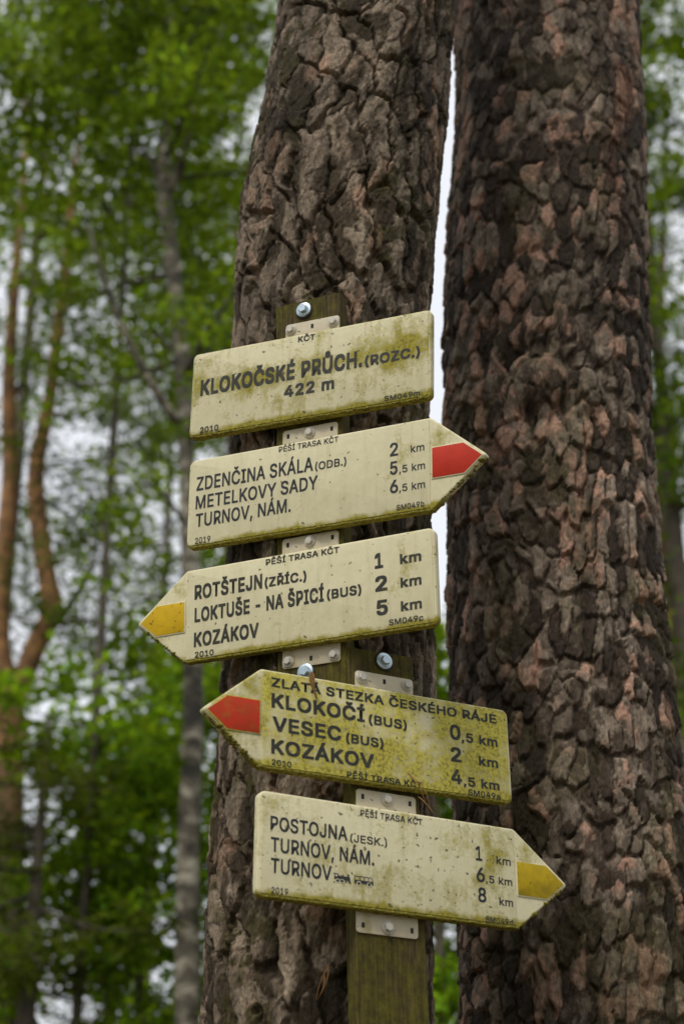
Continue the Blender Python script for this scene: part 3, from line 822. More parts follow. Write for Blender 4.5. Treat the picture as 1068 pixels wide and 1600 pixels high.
 'c': '207,-8 174,-5 144,3 117,16 93,35 72,58 56,85 44,116 37,150 34,187 37,225 44,260 56,291 72,318 93,341 117,360 144,374 174,382 207,384 226,384 243,381 260,377 276,371 291,364 305,356 318,346 330,335 340,322 349,308 356,293 362,277 303,262 290,289 270,311 242,325 207,330 184,328 163,321 145,310 130,296 118,278 108,258 102,236 98,212 96,187 98,163 102,139 108,117 118,97 130,80 145,66 163,55 184,49 207,46 243,52 271,66 292,89 304,117 363,102 357,86 350,70 341,56 331,43 319,32 306,21 292,12 277,5 261,-1 244,-5 226,-7',
 'd': '195,-8 165,-6 137,3 111,16 89,34 70,57 55,84 43,116 36,151 34,189 36,227 43,261 55,293 70,320 89,342 112,361 137,374 165,382 196,384 218,383 237,379 253,373 267,364 278,355 287,346 306,319 311,319 311,509 372,509 372,0 313,0 313,59 307,59 287,31 277,21 266,12 252,4 236,-3 217,-7;205,47 226,49 246,55 263,65 278,78 290,95 299,115 306,138 310,162 312,189 310,216 306,241 300,263 290,282 278,299 263,312 246,322 227,328 205,330 182,328 162,322 145,311 130,298 118,281 108,261 102,239 98,215 96,189 98,163 102,139 109,117 118,97 130,80 145,66 162,55 182,49',
 'k': '110,137 110,212 121,212 284,379 360,379 184,199 177,199;53,0 53,509 114,509 114,0;294,0 148,186 191,229 372,0',
 'm': '53,0 53,379 112,379 112,295 108,295 114,314 122,331 132,346 144,358 158,368 172,376 187,382 203,385 219,386 245,383 268,375 287,361 303,342 314,320 321,295 312,295 318,312 326,329 337,343 350,356 364,366 381,375 398,381 417,385 437,386 458,385 478,380 497,372 514,361 529,346 541,328 550,307 555,283 557,255 557,0 496,0 496,254 493,279 485,298 473,313 456,323 438,329 419,330 402,329 387,326 374,320 363,312 353,302 345,290 340,277 336,263 335,247 335,0 274,0 274,260 272,280 265,297 253,311 238,322 220,328 199,330 185,329 171,326 158,320 145,312 135,302 126,289 119,274 115,257 114,238 114,0',
 'Á': '16,0 201,509 276,509 463,0 395,0 287,302 264,372 232,478 245,478 213,371 191,302 85,0;110,142 110,199 370,199 370,142;213,558 260,659 329,659 263,558',
 'É': '60,0 60,509 372,509 372,452 125,452 125,286 355,286 355,229 125,229 125,57 375,57 375,0;191,558 239,659 307,659 241,558',
 'Í': '31,0 31,57 118,57 118,452 31,452 31,509 269,509 269,452 183,452 183,57 269,57 269,0;124,558 171,659 240,659 174,558',
 'Č': '267,-7 225,-3 186,7 150,25 119,49 92,79 70,115 53,157 44,203 40,254 44,305 53,352 70,393 92,429 119,459 150,484 186,501 225,512 267,516 293,514 317,511 340,504 362,496 383,485 402,471 419,456 435,438 448,418 459,397 467,373 473,348 408,348 404,365 397,380 389,395 380,407 369,418 357,428 344,437 330,444 315,449 300,453 284,455 267,456 237,453 209,445 184,432 161,414 141,391 125,364 113,332 106,295 103,254 106,213 113,177 125,145 141,117 161,94 184,76 210,63 237,56 267,53 284,54 300,56 315,60 330,65 344,72 357,81 369,90 380,102 389,114 397,128 404,144 408,160 473,160 467,135 459,112 448,91 435,71 420,53 402,38 383,24 363,13 341,5 317,-2 293,-6;217,659 266,599 315,659 376,659 376,656 295,565 237,565 157,656 157,659',
 'Ě': '60,0 60,509 372,509 372,452 125,452 125,286 355,286 355,229 125,229 125,57 375,57 375,0;169,659 218,599 266,659 327,659 327,656 247,565 189,565 109,656 109,659',
 'Ř': '60,0 60,509 236,509 273,506 305,500 333,489 356,473 376,455 390,433 401,408 407,381 409,352 407,323 401,296 390,271 376,250 356,232 333,217 305,206 273,200 236,198 96,198 96,255 234,255 258,256 280,260 298,267 313,276 325,287 334,300 340,316 344,333 345,352 344,371 340,389 334,405 325,419 313,430 298,440 279,446 258,451 233,452 125,452 125,0;353,0 230,229 303,229 428,0;173,659 222,599 270,659 332,659 332,656 251,565 193,565 113,656 113,659',
 'Š': '224,-9 188,-7 156,-1 128,9 102,23 81,40 64,60 51,83 42,109 38,137 104,137 108,118 114,102 123,88 136,76 150,66 166,59 185,53 204,50 224,49 246,50 267,54 286,60 303,69 317,79 329,92 338,106 344,122 346,139 344,154 340,168 332,179 322,189 310,197 296,205 245,222 184,239 145,253 112,269 86,289 67,313 56,341 52,372 54,400 62,425 75,448 92,468 113,484 138,498 165,508 195,514 227,516 259,514 289,508 316,498 340,484 360,468 377,449 390,427 398,403 401,378 337,378 332,402 320,421 302,437 280,449 254,456 225,459 204,457 185,454 167,448 152,440 139,430 129,418 121,405 117,391 115,376 117,359 122,345 131,334 142,324 155,315 169,308 212,293 264,279 312,264 328,256 344,248 359,238 372,226 384,213 395,198 402,180 407,161 408,139 406,112 399,87 386,64 370,43 349,25 323,11 294,0 261,-7;173,659 223,599 271,659 332,659 332,656 252,565 194,565 113,656 113,659',
 'Ů': '259,-8 220,-6 186,2 154,15 126,33 103,55 85,80 71,108 63,140 60,173 60,509 124,509 124,178 126,155 132,133 141,113 153,95 169,80 187,68 208,59 232,53 259,52 285,53 309,59 331,68 349,80 364,95 377,113 385,133 391,155 393,178 393,509 457,509 457,173 454,140 446,108 433,80 414,55 391,33 363,15 332,2 297,-6;259,527 243,529 228,533 214,539 202,548 191,558 182,570 175,583 171,597 170,612 171,628 175,642 182,656 191,667 202,678 214,686 228,692 243,696 259,697 275,696 290,692 304,686 316,678 327,667 336,656 343,642 347,628 348,612 347,597 343,583 336,570 327,558 316,548 304,539 290,533 275,529;259,571 270,572 280,576 289,583 296,592 300,601 301,612 300,624 296,634 289,643 280,649 270,653 259,655 248,653 238,649 229,643 222,634 218,624 217,612 218,601 222,592 229,583 238,576 248,572',
}
for _c, _s in _G.items():
    GLYPH[_c] = [[tuple(int(v) for v in p.split(',')) for p in l.split()] for l in _s.split(';')]
ADV = {'(': 273, ')': 273, ',': 188, '-': 453, '.': 188, '0': 453, '1': 453, '2': 453, '3': 453, '4': 453, '5': 453, '6': 453, '7': 453, '8': 453, '9': 453, 'A': 480, 'B': 456, 'C': 510, 'D': 502, 'E': 419, 'G': 520, 'H': 517, 'I': 300, 'J': 396, 'K': 467, 'L': 393, 'M': 628, 'N': 523, 'O': 533, 'P': 445, 'R': 449, 'S': 447, 'T': 449, 'U': 517, 'V': 480, 'Y': 472, 'Z': 438, 'a': 389, 'b': 424, 'c': 396, 'd': 424, 'k': 381, 'm': 610, 'Á': 480, 'É': 419, 'Í': 300, 'Č': 510, 'Ě': 419, 'Ř': 449, 'Š': 447, 'Ů': 517, ' ': 188}

_TESS = {}
def glyph_tris(ch):
    """Triangles of one glyph: every outer contour is filled on its own, with the holes that lie in it."""
    if ch not in _TESS:
        area = lambda l: sum(l[i - 1][0] * l[i][1] - l[i][0] * l[i - 1][1] for i in range(len(l)))
        loops = GLYPH.get(ch, [])
        outs = [l for l in loops if area(l) < 0]
        holes = [l for l in loops if area(l) > 0]
        V, T = [], []
        for o in outs:
            xs = [p[0] for p in o]; ys = [p[1] for p in o]
            ins = [h for h in holes if min(xs) <= h[0][0] <= max(xs) and min(ys) <= h[0][1] <= max(ys)]
            pts = [[Vector((x, y, 0)) for x, y in l] for l in [o] + ins]
            b = len(V)
            T += [tuple(b + i for i in t) for t in tessellate_polygon(pts)]
            V += [(p.x, p.y) for l in pts for p in l]
        _TESS[ch] = (np.array(V, float).reshape(-1, 2), np.array(T, int).reshape(-1, 3))
    return _TESS[ch]

def text_mesh(s, width, cap, bold):
    """A line of text fitted to its printed width and cap height (metres); the ink is as wide as bold says."""
    V, T, x, nv = [], [], 0.0, 0
    for ch in s:
        if ch != ' ':
            v, t = glyph_tris(ch)
            V.append(v + np.array([x, 0.0])); T.append(t + nv); nv += len(v)
        x += ADV[ch] + bold * 1.15
    V, T = np.concatenate(V), np.concatenate(T)
    x0, x1 = V[:, 0].min() - bold, V[:, 0].max() + bold
    caph = max(b for l in GLYPH['H'] for a, b in l) + 2 * bold
    sx, sz = width / (x1 - x0), cap / caph
    VV, TT = [], []
    for k in range(9):
        d = np.array([(0, 0), (1, 1), (1, -1), (-1, 1), (-1, -1), (1, 0), (-1, 0), (0, 1), (0, -1)][k]) * bold
        w = V + d
        VV.append(np.stack([(w[:, 0] - x0) * sx, np.full(len(w), -0.000006 * k), (w[:, 1] + bold) * sz], -1))
        TT.append(T + nv * k)
    return np_mesh('lettering', np.concatenate(VV), np.concatenate(TT), None, False)

# ------------------------------------------------------------------ the signs
SIGN_L, SIGN_H, TIP_L = 0.4562, 0.165, 0.0985
FACE = -0.0013                     # the raised printed face stands proud of the tray
TEXT = [
    (1, 'KLOKOČSKÉ PRŮCH.', -211.2, -3.3, 316.0, 31.7),
    (1, '(ROZC.)', 109.9, -3.4, 101.6, 19.3),
    (1, '422 m', -43.2, -35.6, 96.2, 22.6),
    (1, 'KČT', -19.3, 66.3, 33.1, 11.3),
    (1, '2010', -207.5, -79.5, 36.9, 11.6),
    (1, 'SM049m', 147.0, -75.9, 64.9, 10.0),
    (2, 'PĚŠÍ TRASA KČT', -51.3, 67.8, 112.6, 10.3),
    (2, 'ZDENČINA SKÁLA', -211.3, 22.8, 225.5, 25.9),
    (2, '(ODB.)', 18.2, 22.7, 57.9, 14.5),
    (2, 'METELKOVY SADY', -211.5, -11.6, 234.7, 24.8),
    (2, 'TURNOV, NÁM.', -210.1, -45.1, 183.4, 24.8),
    (2, '2', 155.6, 23.9, 14.7, 23.7),
    (2, 'km', 192.8, 24.3, 24.1, 13.7),
    (2, '5', 155.5, -9.1, 13.5, 23.5),
    (2, ',5 km', 171.8, -8.4, 46.1, 13.2),
    (2, '6', 155.3, -41.9, 14.5, 23.3),
    (2, ',5 km', 171.5, -41.6, 45.9, 13.1),
    (2, 'SM049b', 166.8, -73.7, 48.7, 9.9),
    (2, '2019', -209.9, -78.5, 30.1, 11.5),
    (3, 'PĚŠÍ TRASA KČT', -75.2, 66.4, 135.4, 10.7),
    (3, 'ROTŠTEJN', -211.2, 26.9, 129.2, 26.1),
    (3, '(ZŘÍC.)', -77.4, 27.6, 77.4, 16.9),
    (3, 'LOKTUŠE - NA ŠPICÍ', -210.4, -13.6, 241.8, 25.6),
    (3, '(BUS)', 36.8, -11.6, 61.6, 16.5),
    (3, 'KOZÁKOV', -210.9, -57.3, 122.5, 25.8),
    (3, '2010', -208.7, -76.9, 35.9, 10.5),
    (3, '1', 123.2, 27.2, 14.8, 26.4),
    (3, '2', 123.2, -12.2, 21.1, 26.1),
    (3, '5', 124.3, -52.8, 19.9, 25.8),
    (3, 'km', 167.5, 27.8, 37.1, 17.4),
    (3, 'km', 167.3, -12.2, 36.3, 17.2),
    (3, 'km', 166.7, -51.9, 36.1, 17.0),
    (3, 'SM049c', 145.3, -72.3, 59.2, 10.0),
    (4, 'ZLATÁ STEZKA ČESKÉHO RÁJE', -211.1, 54.2, 414.9, 15.9),
    (4, 'KLOKOČÍ', -210.8, 18.9, 165.3, 24.4),
    (4, '(BUS)', -38.5, 17.6, 70.1, 16.1),
    (4, 'VESEC', -208.7, -19.5, 120.0, 24.3),
    (4, '(BUS)', -80.2, -20.1, 67.7, 15.8),
    (4, 'KOZÁKOV', -210.6, -57.2, 180.3, 24.1),
    (4, '2010', -209.4, -75.8, 33.4, 9.7),
    (4, 'PĚŠÍ TRASA KČT', -79.4, -78.4, 135.5, 9.9),
    (4, '0', 112.5, 14.0, 20.2, 26.2),
    (4, ',5 km', 134.2, 12.9, 69.5, 16.3),
    (4, '2', 112.4, -24.4, 20.0, 25.2),
    (4, 'km', 165.6, -24.4, 37.0, 16.8),
    (4, '4', 111.3, -62.1, 20.3, 25.1),
    (4, ',5 km', 134.3, -62.9, 68.6, 15.9),
    (4, 'SM049a', 142.3, -83.7, 61.1, 10.2),
    (5, 'PĚŠÍ TRASA KČT', -54.6, 64.3, 111.1, 10.1),
    (5, 'POSTOJNA', -208.4, 21.0, 131.1, 22.4),
    (5, '(JESK.)', -72.5, 20.8, 64.7, 12.4),
    (5, 'TURNOV, NÁM.', -207.0, -12.4, 176.3, 22.8),
    (5, 'TURNOV', -206.2, -44.8, 101.9, 22.9),
    (5, '2019', -204.4, -76.2, 27.5, 10.0),
    (5, '1', 153.4, 20.0, 11.8, 23.8),
    (5, 'km', 191.7, 18.7, 26.9, 13.1),
    (5, '6', 153.3, -14.5, 15.3, 23.7),
    (5, ',5 km', 170.4, -14.2, 49.4, 12.2),
    (5, '8', 155.1, -46.9, 15.0, 23.4),
    (5, 'km', 194.1, -48.1, 25.5, 12.8),
    (5, 'SM049d', 167.2, -79.4, 50.8, 9.2),
]

def moss_tufts(parent, line, n, y0, y1, big):
    """Little cushions of moss along a lower edge."""
    rng = np.random.default_rng(abs(hash((round(line[0][0] * 1e4), n))) % 2 ** 31)
    t = (1 + 5 ** 0.5) / 2
    ico = np.array([(-1, t, 0), (1, t, 0), (-1, -t, 0), (1, -t, 0), (0, -1, t), (0, 1, t), (0, -1, -t), (0, 1, -t), (t, 0, -1), (t, 0, 1), (-t, 0, -1), (-t, 0, 1)]) / math.hypot(1, t)
    fc = np.array([(0, 11, 5), (0, 5, 1), (0, 1, 7), (0, 7, 10), (0, 10, 11), (1, 5, 9), (5, 11, 4), (11, 10, 2), (10, 7, 6), (7, 1, 8), (3, 9, 4), (3, 4, 2), (3, 2, 6), (3, 6, 8), (3, 8, 9), (4, 9, 5), (2, 4, 11), (6, 2, 10), (8, 6, 7), (9, 8, 1)])
    V, Fs = [], []
    seg = np.array(line)
    ln = np.linalg.norm(np.diff(seg, axis=0), axis=1)
    for k in range(n):
        d = rng.random() * ln.sum(); i = 0
        while d > ln[i]:
            d -= ln[i]; i += 1
        p = seg[i] + (seg[i + 1] - seg[i]) * d / ln[i]
        r = big * (0.35 + 0.65 * rng.random() ** 2)
        c = np.array([p[0], y0 + (y1 - y0) * rng.random(), p[1] + r * 0.15])
        V.append(c + ico * r * (0.7 + 0.6 * rng.random((12, 1))) * np.array([1.5, 1, 0.7]))
        Fs.append(fc + 12 * k)
    o = link('moss', np_mesh('moss', np.concatenate(V), np.concatenate(Fs)), M['moss'], parent)
    o['kind'] = 'stuff'
    return o

def bracket(parent, side, half_h, bolts, slots, off=0.0):
    """The painted tab that holds a sign to its board; side +1 above, -1 below the sign."""
    z0, z1 = half_h - 0.02, half_h + 0.0315
    cs = [(-0.053 + off, z0), (0.053 + off, z0), (0.053 + off, z1), (-0.053 + off, z1)]
    if side < 0:
        cs = [(-0.053 + off, -z1), (0.053 + off, -z1), (0.053 + off, -z0), (-0.053 + off, -z0)]
    t = slab('bracket', M['tab'], parent, cs, 0.006, B_FRONT - 0.0004, DEPTH - 0.0005, 0.0008, 2)
    zc = side * (half_h + 0.0195)
    for x in bolts:
        bolt(t, x + off, zc - 0.002 * side * 0, DEPTH - 0.0006)
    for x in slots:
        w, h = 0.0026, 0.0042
        slab('slot', M['slot_dark'], t, [(x + off - w, zc - h), (x + off + w, zc - h), (x + off + w, zc + h), (x + off - w, zc + h)], 0.0008, DEPTH - 0.0002, DEPTH - 0.0009, 0.0002, 1)  # no opening is cut: a raised dark plate paints the slot's shade
    return t

def sign(i, sc_k, F, kind, mat, band, ink, bold, label, brackets, algae_n):
    L, H = (0.4615, 0.1654) if kind == 0 else (SIGN_L, SIGN_H)
    L, H = L * sc_k, H * sc_k
    root = empty('trail_sign', mat=F)
    l, h = L / 2, H / 2
    if kind == 0:
        out = [(-l, -h), (l, -h), (l, h), (-l, h)]; rad = 0.010
    elif kind > 0:
        out = [(-l, -h), (l, -h), (l + TIP_L, 0), (l, h), (-l, h)]; rad = [0.012, 0.012, 0.005, 0.012, 0.012]
    else:
        out = [(-l, -h), (l, -h), (l, h), (-l, h), (-l - TIP_L, 0)]; rad = [0.012, 0.012, 0.012, 0.012, 0.005]
    tray = slab('tray', M['rim_old' if i in (1, 4) else 'rim'], root, out, rad, DEPTH, 0.0, 0.0035, 5)
    # printed face
    g = 0.0048
    x0 = -l + (g if kind >= 0 else 0.002); x1 = l - (g if kind <= 0 else 0.002)
    face = slab('face_panel', M[mat], root, [(x0, -h + g), (x1, -h + g), (x1, h - g * 0.6), (x0, h - g * 0.6)],
                [0.005 if (kind >= 0) else 0.002, 0.005 if kind <= 0 else 0.002, 0.005 if kind <= 0 else 0.002, 0.005 if kind >= 0 else 0.002], 0.0005, FACE, 0.0009, 3)
    if band:
        s = kind
        tip = inset_poly(out, 0.0058)
        apex = max(tip, key=lambda p: p[0] * s)
        bh = 0.0268
        sl = TIP_L / h
        xb = abs(apex[0]) - bh * sl
        xs = l + 0.0025
        pent = [(s * xs, -bh), (s * xb, -bh), apex, (s * xb, bh), (s * xs, bh)]
        def ccw(p):
            a = sum(p[k][0] * p[(k + 1) % len(p)][1] - p[(k + 1) % len(p)][0] * p[k][1] for k in range(len(p)))
            return p if a > 0 else p[::-1]
        base = slab('band_base', M[mat], root, ccw(inset_poly(ccw(pent), -0.0019)), 0.001, 0.0005, -0.0016, 0.0006, 2)
        slab('colour_band', M[band], base, ccw(pent), 0.0009, -0.0010, -0.0021, 0.0003, 2)
    for k, s_, u, w, wd, cp in TEXT:
        if k != i:
            continue
        u, w, wd, cp = (v * sc_k for v in (u, w, wd, cp))
        w = max(w, -77.0)
        me = text_mesh(s_, wd / 1000.0, cp / 1000.0, bold if cp > 14 else bold * 0.75)
        me.name = 'lettering'
        o = link('lettering', me, M[ink], face)
        o.location = (u / 1000.0, FACE - 0.0004, w / 1000.0)
    for b in brackets:
        bracket(root, b[0], h, b[1], b[2])
    bl = -h + 0.001
    if kind == 0:
        line = [(-l + 0.012, bl), (l - 0.012, bl)]
    elif kind > 0:
        line = [(-l + 0.012, bl), (l, bl), (l + TIP_L - 0.006, -0.004)]
    else:
        line = [(-l - TIP_L + 0.006, -0.004), (-l, bl), (l - 0.012, bl)]
    moss_tufts(root, line, int(algae_n * 2.0), -0.0005, 0.0135, 0.0045)
    tag(root, label, 'sign')
    return root, face

def fr(k, c, U, W):
    U, W = Vector(U), Vector(W)
    m = Matrix((U, W.cross(U), W)).transposed().to_4x4()
    m.translation = Vector(c) * k + Vector((0, 0, EYE))
    return m

S1 = fr(KA, (-0.06012, 2.53622, 1.3892), (0.9062, -0.42062, -0.04334), (0.02119, -0.0572, 0.99814))
S2 = fr(KA, (-0.06127, 2.54644, 1.185), (0.90643, -0.42153, -0.02633), (0.00574, -0.05002, 0.99873))
S3 = fr(KA, (-0.05744, 2.55408, 0.98606), (0.90631, -0.42259, -0.00284), (-0.01557, -0.0401, 0.99907))
S4 = fr(KB, (0.07736, 2.62043, 0.76605), (0.89687, 0.44202, -0.01561), (-0.01048, 0.05652, 0.99835))
S5 = fr(KB, (0.07697, 2.6077, 0.56317), (0.89693, 0.44115, -0.03016), (0.00259, 0.06296, 0.99801))
TWO = ((-0.042, 0.042), (0.0,)); ONE = ((0.0,), (-0.042, 0.042))
sign(1, KA, S1, 0, 'sign1', None, 'ink_old', 32, 'rectangular cream sign at the top giving the place name and 422 m', [(1, *TWO)], 190)
sign(2, KA, S2, 1, 'sign2', 'red', 'ink_new', 15, 'clean cream arrow sign with red tip pointing right, second from top', [(1, *ONE)], 170)
sign(3, KA, S3, -1, 'sign3', 'yellow', 'ink_old', 27, 'cream arrow sign with bright yellow tip pointing left, third from top', [(1, *ONE), (-1, *TWO)], 190)
s4, face4 = sign(4, KB, S4, -1, 'sign4', 'red_old', 'ink_old', 25, 'algae yellowed arrow sign with red tip pointing left, fourth from top', [(1, *TWO)], 260)
s5, face5 = sign(5, KB, S5, 1, 'sign5', 'yellow_old', 'ink_new', 15, 'speckled cream arrow sign with yellow tip pointing right, lowest of the five', [(1, *ONE), (-1, *ONE)], 210)

# the two pictograms after the last place name
def picto(name, polys, wheels, x, z, w, h):
    mb = MB()
    shapes = polys + [circ(cx, cy, rx * 1.45, ry * 1.45) for cx, cy, rx, ry in wheels] + [circ(*q) for q in wheels]
    for k, p in enumerate(shapes):
        mb.add([(a * w, -0.00003 * k, b * h) for a, b in p], [tuple(range(len(p)))])
    o = mb.build(name, M['ink_new'], face5)
    o.data.materials.append(M['sign5'])
    for k in range(len(wheels)):
        o.data.polygons[len(polys) + k].material_index = 1
    o.location = (x, FACE - 0.0004, z)
    return o
def circ(cx, cy, rx, ry, n=14):
    return [(cx + rx * math.cos(2 * math.pi * k / n), cy + ry * math.sin(2 * math.pi * k / n)) for k in range(n)]
picto('train_pictogram', [
    [(0.0, 0.92), (0.30, 0.92), (0.30, 1.0), (0.0, 1.0)], [(0.07, 0.3), (0.12, 0.3), (0.12, 0.92), (0.07, 0.92)], [(0.24, 0.3), (0.30, 0.3), (0.30, 0.92), (0.24, 0.92)],
    [(0.07, 0.28), (0.30, 0.28), (0.30, 0.62), (0.07, 0.62)], [(0.30, 0.28), (0.92, 0.24), (0.96, 0.34), (0.94, 0.72), (0.30, 0.76)], [(0.50, 0.74), (0.58, 0.74), (0.57, 0.92), (0.51, 0.92)],
    [(0.80, 0.7), (0.88, 0.7), (0.90, 1.02), (0.79, 1.02)], [(0.86, 0.0), (1.0, 0.0), (0.96, 0.26), (0.86, 0.26)], circ(0.72, 0.11, 0.05, 0.1)],
    [(0.25, 0.14, 0.085, 0.17), (0.50, 0.14, 0.085, 0.17)], -0.1005, -0.0447, 0.0305, 0.0130)
picto('bus_pictogram', [
    [(0.0, 0.92), (0.92, 0.92), (0.9, 1.0), (0.02, 1.0)], [(0.0, 0.12), (0.13, 0.12), (0.13, 0.52), (0.0, 0.52)], [(0.13, 0.3), (0.34, 0.3), (0.34, 0.52), (0.13, 0.52)], [(0.34, 0.12), (0.66, 0.12), (0.66, 0.52), (0.34, 0.52)],
    [(0.66, 0.3), (0.9, 0.3), (0.9, 0.52), (0.66, 0.52)], [(0.9, 0.12), (1.0, 0.12), (1.0, 0.5), (0.9, 0.52)], [(0.0, 0.52), (0.035, 0.52), (0.035, 0.92), (0.0, 0.92)], [(0.26, 0.52), (0.30, 0.52), (0.30, 0.92), (0.26, 0.92)],
    [(0.50, 0.52), (0.54, 0.52), (0.54, 0.92), (0.50, 0.92)], [(0.72, 0.52), (0.76, 0.52), (0.76, 0.92), (0.72, 0.92)], [(0.96, 0.5), (1.0, 0.5), (0.92, 0.94), (0.88, 0.92)]],
    [(0.235, 0.12, 0.085, 0.19), (0.775, 0.12, 0.085, 0.19)], -0.0645, -0.0445, 0.0325, 0.0130)

# ------------------------------------------------------------------ dry needles and a bud scale caught on the wood
def needles(F, pts, label, r=0.0007):
    root = empty('pine_needle', mat=F)
    for path in pts:
        mb = MB(); rings = []
        P = [Vector(p) for p in path]
        for k, p in enumerate(P):
            rr = r * (1 - 0.6 * k / (len(P) - 1))
            t = (P[min(k + 1, len(P) - 1)] - P[max(k - 1, 0)]).normalized()
            a = t.cross(Vector((0, 1, 0))).normalized(); b = t.cross(a)
            rings.append([p + a * rr * math.cos(q) + b * rr * math.sin(q) for q in (0, 2.1, 4.2)])
        mb.rings(rings).build('needle', M['needle'], root)
    tag(root, label, 'needle')
    return root

def arc(a, b, bow, n=6):
    a, b, bow = Vector(a), Vector(b), Vector(bow)
    return [a.lerp(b, k / n) + bow * math.sin(math.pi * k / n) for k in range(n + 1)]

needles(S4, [arc((0.030, -0.002, -0.055), (0.060, -0.003, -0.105), (0.004, -0.004, 0)), arc((0.030, -0.002, -0.055), (0.068, -0.002, -0.110), (0.006, -0.008, 0.002)), arc((0.048, -0.002, -0.092), (0.075, -0.003, -0.117), (0, -0.003, 0))],
        'dry orange pine needles hanging over the lower edge of the yellowed sign')
pt = at(500, 1530, 2.585)
needles(Matrix.Translation(pt), [arc((0.012, 0, 0.02), (-0.006, -0.004, -0.03), (-0.003, -0.003, 0)), arc((0.012, 0, 0.02), (0.000, -0.004, -0.024), (0.004, -0.004, 0)), arc((0.006, 0, 0.006), (-0.004, -0.003, -0.03), (0.004, -0.006, 0))],
        'dry orange pine needles caught in the bark beside the wooden post', 0.0009)
mb = MB()
ring = [(0.0, 0.043), (0.006, 0.040), (0.007, 0.030), (0.009, 0.018), (0.013, 0.006), (0.0125, -0.002), (0.010, 0.004), (0.005, 0.016), (0.000, 0.024), (-0.004, 0.034)]
mb.rings([[(x * 0.9, y + 0.003 * math.sin(z * 130), z) for x, z in ring] for y in (-0.002, -0.0045)])
bs_ = mb.build('bud_scale', M['scale'], None, smooth=R(50))
bs_.matrix_world = S4 @ Matrix.Translation((-0.142, -0.0005, 0.045))
tag(bs_, 'curled dry brown bud scale stuck to the yellowed sign', 'bud scale')

# ------------------------------------------------------------------ background trees
def tube(paths_r, sides=8, wob=0.0):
    """Arrays for a bent, tapered limb; paths_r is a list of (point, radius)."""
    n = len(paths_r)
    P = np.array([tuple(p) for p, r in paths_r]); rad = np.array([r for p, r in paths_r])
    T = np.gradient(P, axis=0); T /= np.linalg.norm(T, axis=1, keepdims=True)
    ref = np.array([0.31, 0.95, 0.05])
    A = np.cross(T, ref); A /= np.linalg.norm(A, axis=1, keepdims=True)
    B = np.cross(T, A)
    a = np.linspace(0, 2 * math.pi, sides, endpoint=False)
    rr = rad[:, None] * (1 + wob * (np.random.default_rng(n).random((n, sides)) - 0.5))
    V = P[:, None] + rr[..., None] * (A[:, None] * np.cos(a)[None, :, None] + B[:, None] * np.sin(a)[None, :, None])
    idx = np.arange(n * sides).reshape(n, sides)
    F = np.stack([idx[:-1], np.roll(idx[:-1], -1, 1), np.roll(idx[1:], -1, 1), idx[1:]], -1).reshape(-1, 4)
    return V.reshape(-1, 3), F

def spline(pts, per=5):
    """Catmull-Rom through (point, radius)."""
    out = []
    p = [(Vector(a), r) for a, r in pts]
    for i in range(len(p) - 1):
        a, b, c, d = p[max(i - 1, 0)], p[i], p[i + 1], p[min(i + 2, len(p) - 1)]
        for k in range(per):
            t = k / per
            q = 0.5 * ((2 * b[0]) + (c[0] - a[0]) * t + (2 * a[0] - 5 * b[0] + 4 * c[0] - d[0]) * t * t + (3 * b[0] - a[0] - 3 * c[0] + d[0]) * t ** 3)
            out.append((q, b[1] + (c[1] - b[1]) * t))
    out.append(p[-1])
    return out

def leaf_mesh(name, cen, size, rng, bright=(0.6, 1.35), asp=0.62, tone=None):
    """Leaf-sized folded faces with random turns."""
    n = len(cen)
    d1 = rng.normal(size=(n, 3)); d1[:, 2] = d1[:, 2] * 0.5 - 0.25
    d1 /= np.linalg.norm(d1, axis=1, keepdims=True)
    d2 = np.cross(d1, rng.normal(size=(n, 3))); d2 /= np.linalg.norm(d2, axis=1, keepdims=True)
    d3 = np.cross(d1, d2)
    s = (size * rng.uniform(0.6, 1.3, n))[:, None]
    V = np.stack([cen - d1 * s * 0.5, cen + d2 * s * asp * 0.5 + d3 * s * 0.08, cen + d1 * s * 0.5, cen - d2 * s * asp * 0.5 + d3 * s * 0.08], 1)
    F = np.arange(4 * n).reshape(n, 4)
    b = rng.uniform(*bright, n)
    if tone is not None:
        b = b * tone
    hue = rng.uniform(-0.12, 0.12, n)
    C = np.stack([b * (1 + hue), b, b * (1 - hue)], -1)
    return np_mesh(name, V.reshape(-1, 3), F, np.repeat(C, 4, 0), False)

def grow(name, label, trunk_pts, limbs, crown, leaf, leaf_mat, bark, seed, group=None, leaf_asp=0.62):
    """A tree from its trunk line, limb lines and a list of foliage puffs (centre, spread, count)."""
    rng = np.random.default_rng(seed)
    base = Vector(trunk_pts[0][0])
    root = empty(name, base)
    off = np.array(base)
    V, F = tube(spline(trunk_pts, 6), 14, 0.12)
    link('trunk', np_mesh('trunk', V - off, F), M[bark], root)
    for lb in limbs:
        V, F = tube(spline(lb, 4), 7, 0.1)
        link('limb', np_mesh('limb', V - off, F), M[bark if lb[0][1] > 0.03 else 'twig'], root)
    pts, tone = [], []
    for c, sp, k in crown:
        k = int(k)
        t = rng.uniform(0.55, 1.5)
        sub = max(1, k // 36)                   # sprays within a puff
        sc_ = np.array(c) + rng.normal(size=(sub, 3)) * np.array(sp) * 0.8
        for q in sc_:
            m = max(3, k // sub)
            pts.append(q + rng.normal(size=(m, 3)) * np.array([0.10, 0.10, 0.06]) * (leaf / 0.07) ** 0.6)
            tone.append(np.full(m, t * rng.uniform(0.8, 1.2)))
    if pts:
        o = link('crown', leaf_mesh('crown', np.concatenate(pts) - off, leaf, rng, asp=leaf_asp, tone=np.concatenate(tone)), M[leaf_mat], root)
        o['kind'] = 'stuff'
    tag(root, label, 'tree', group)
    return root

def to_ground(p, r):
    return (Vector((p.x + 0.02, p.y, -0.1)), r)

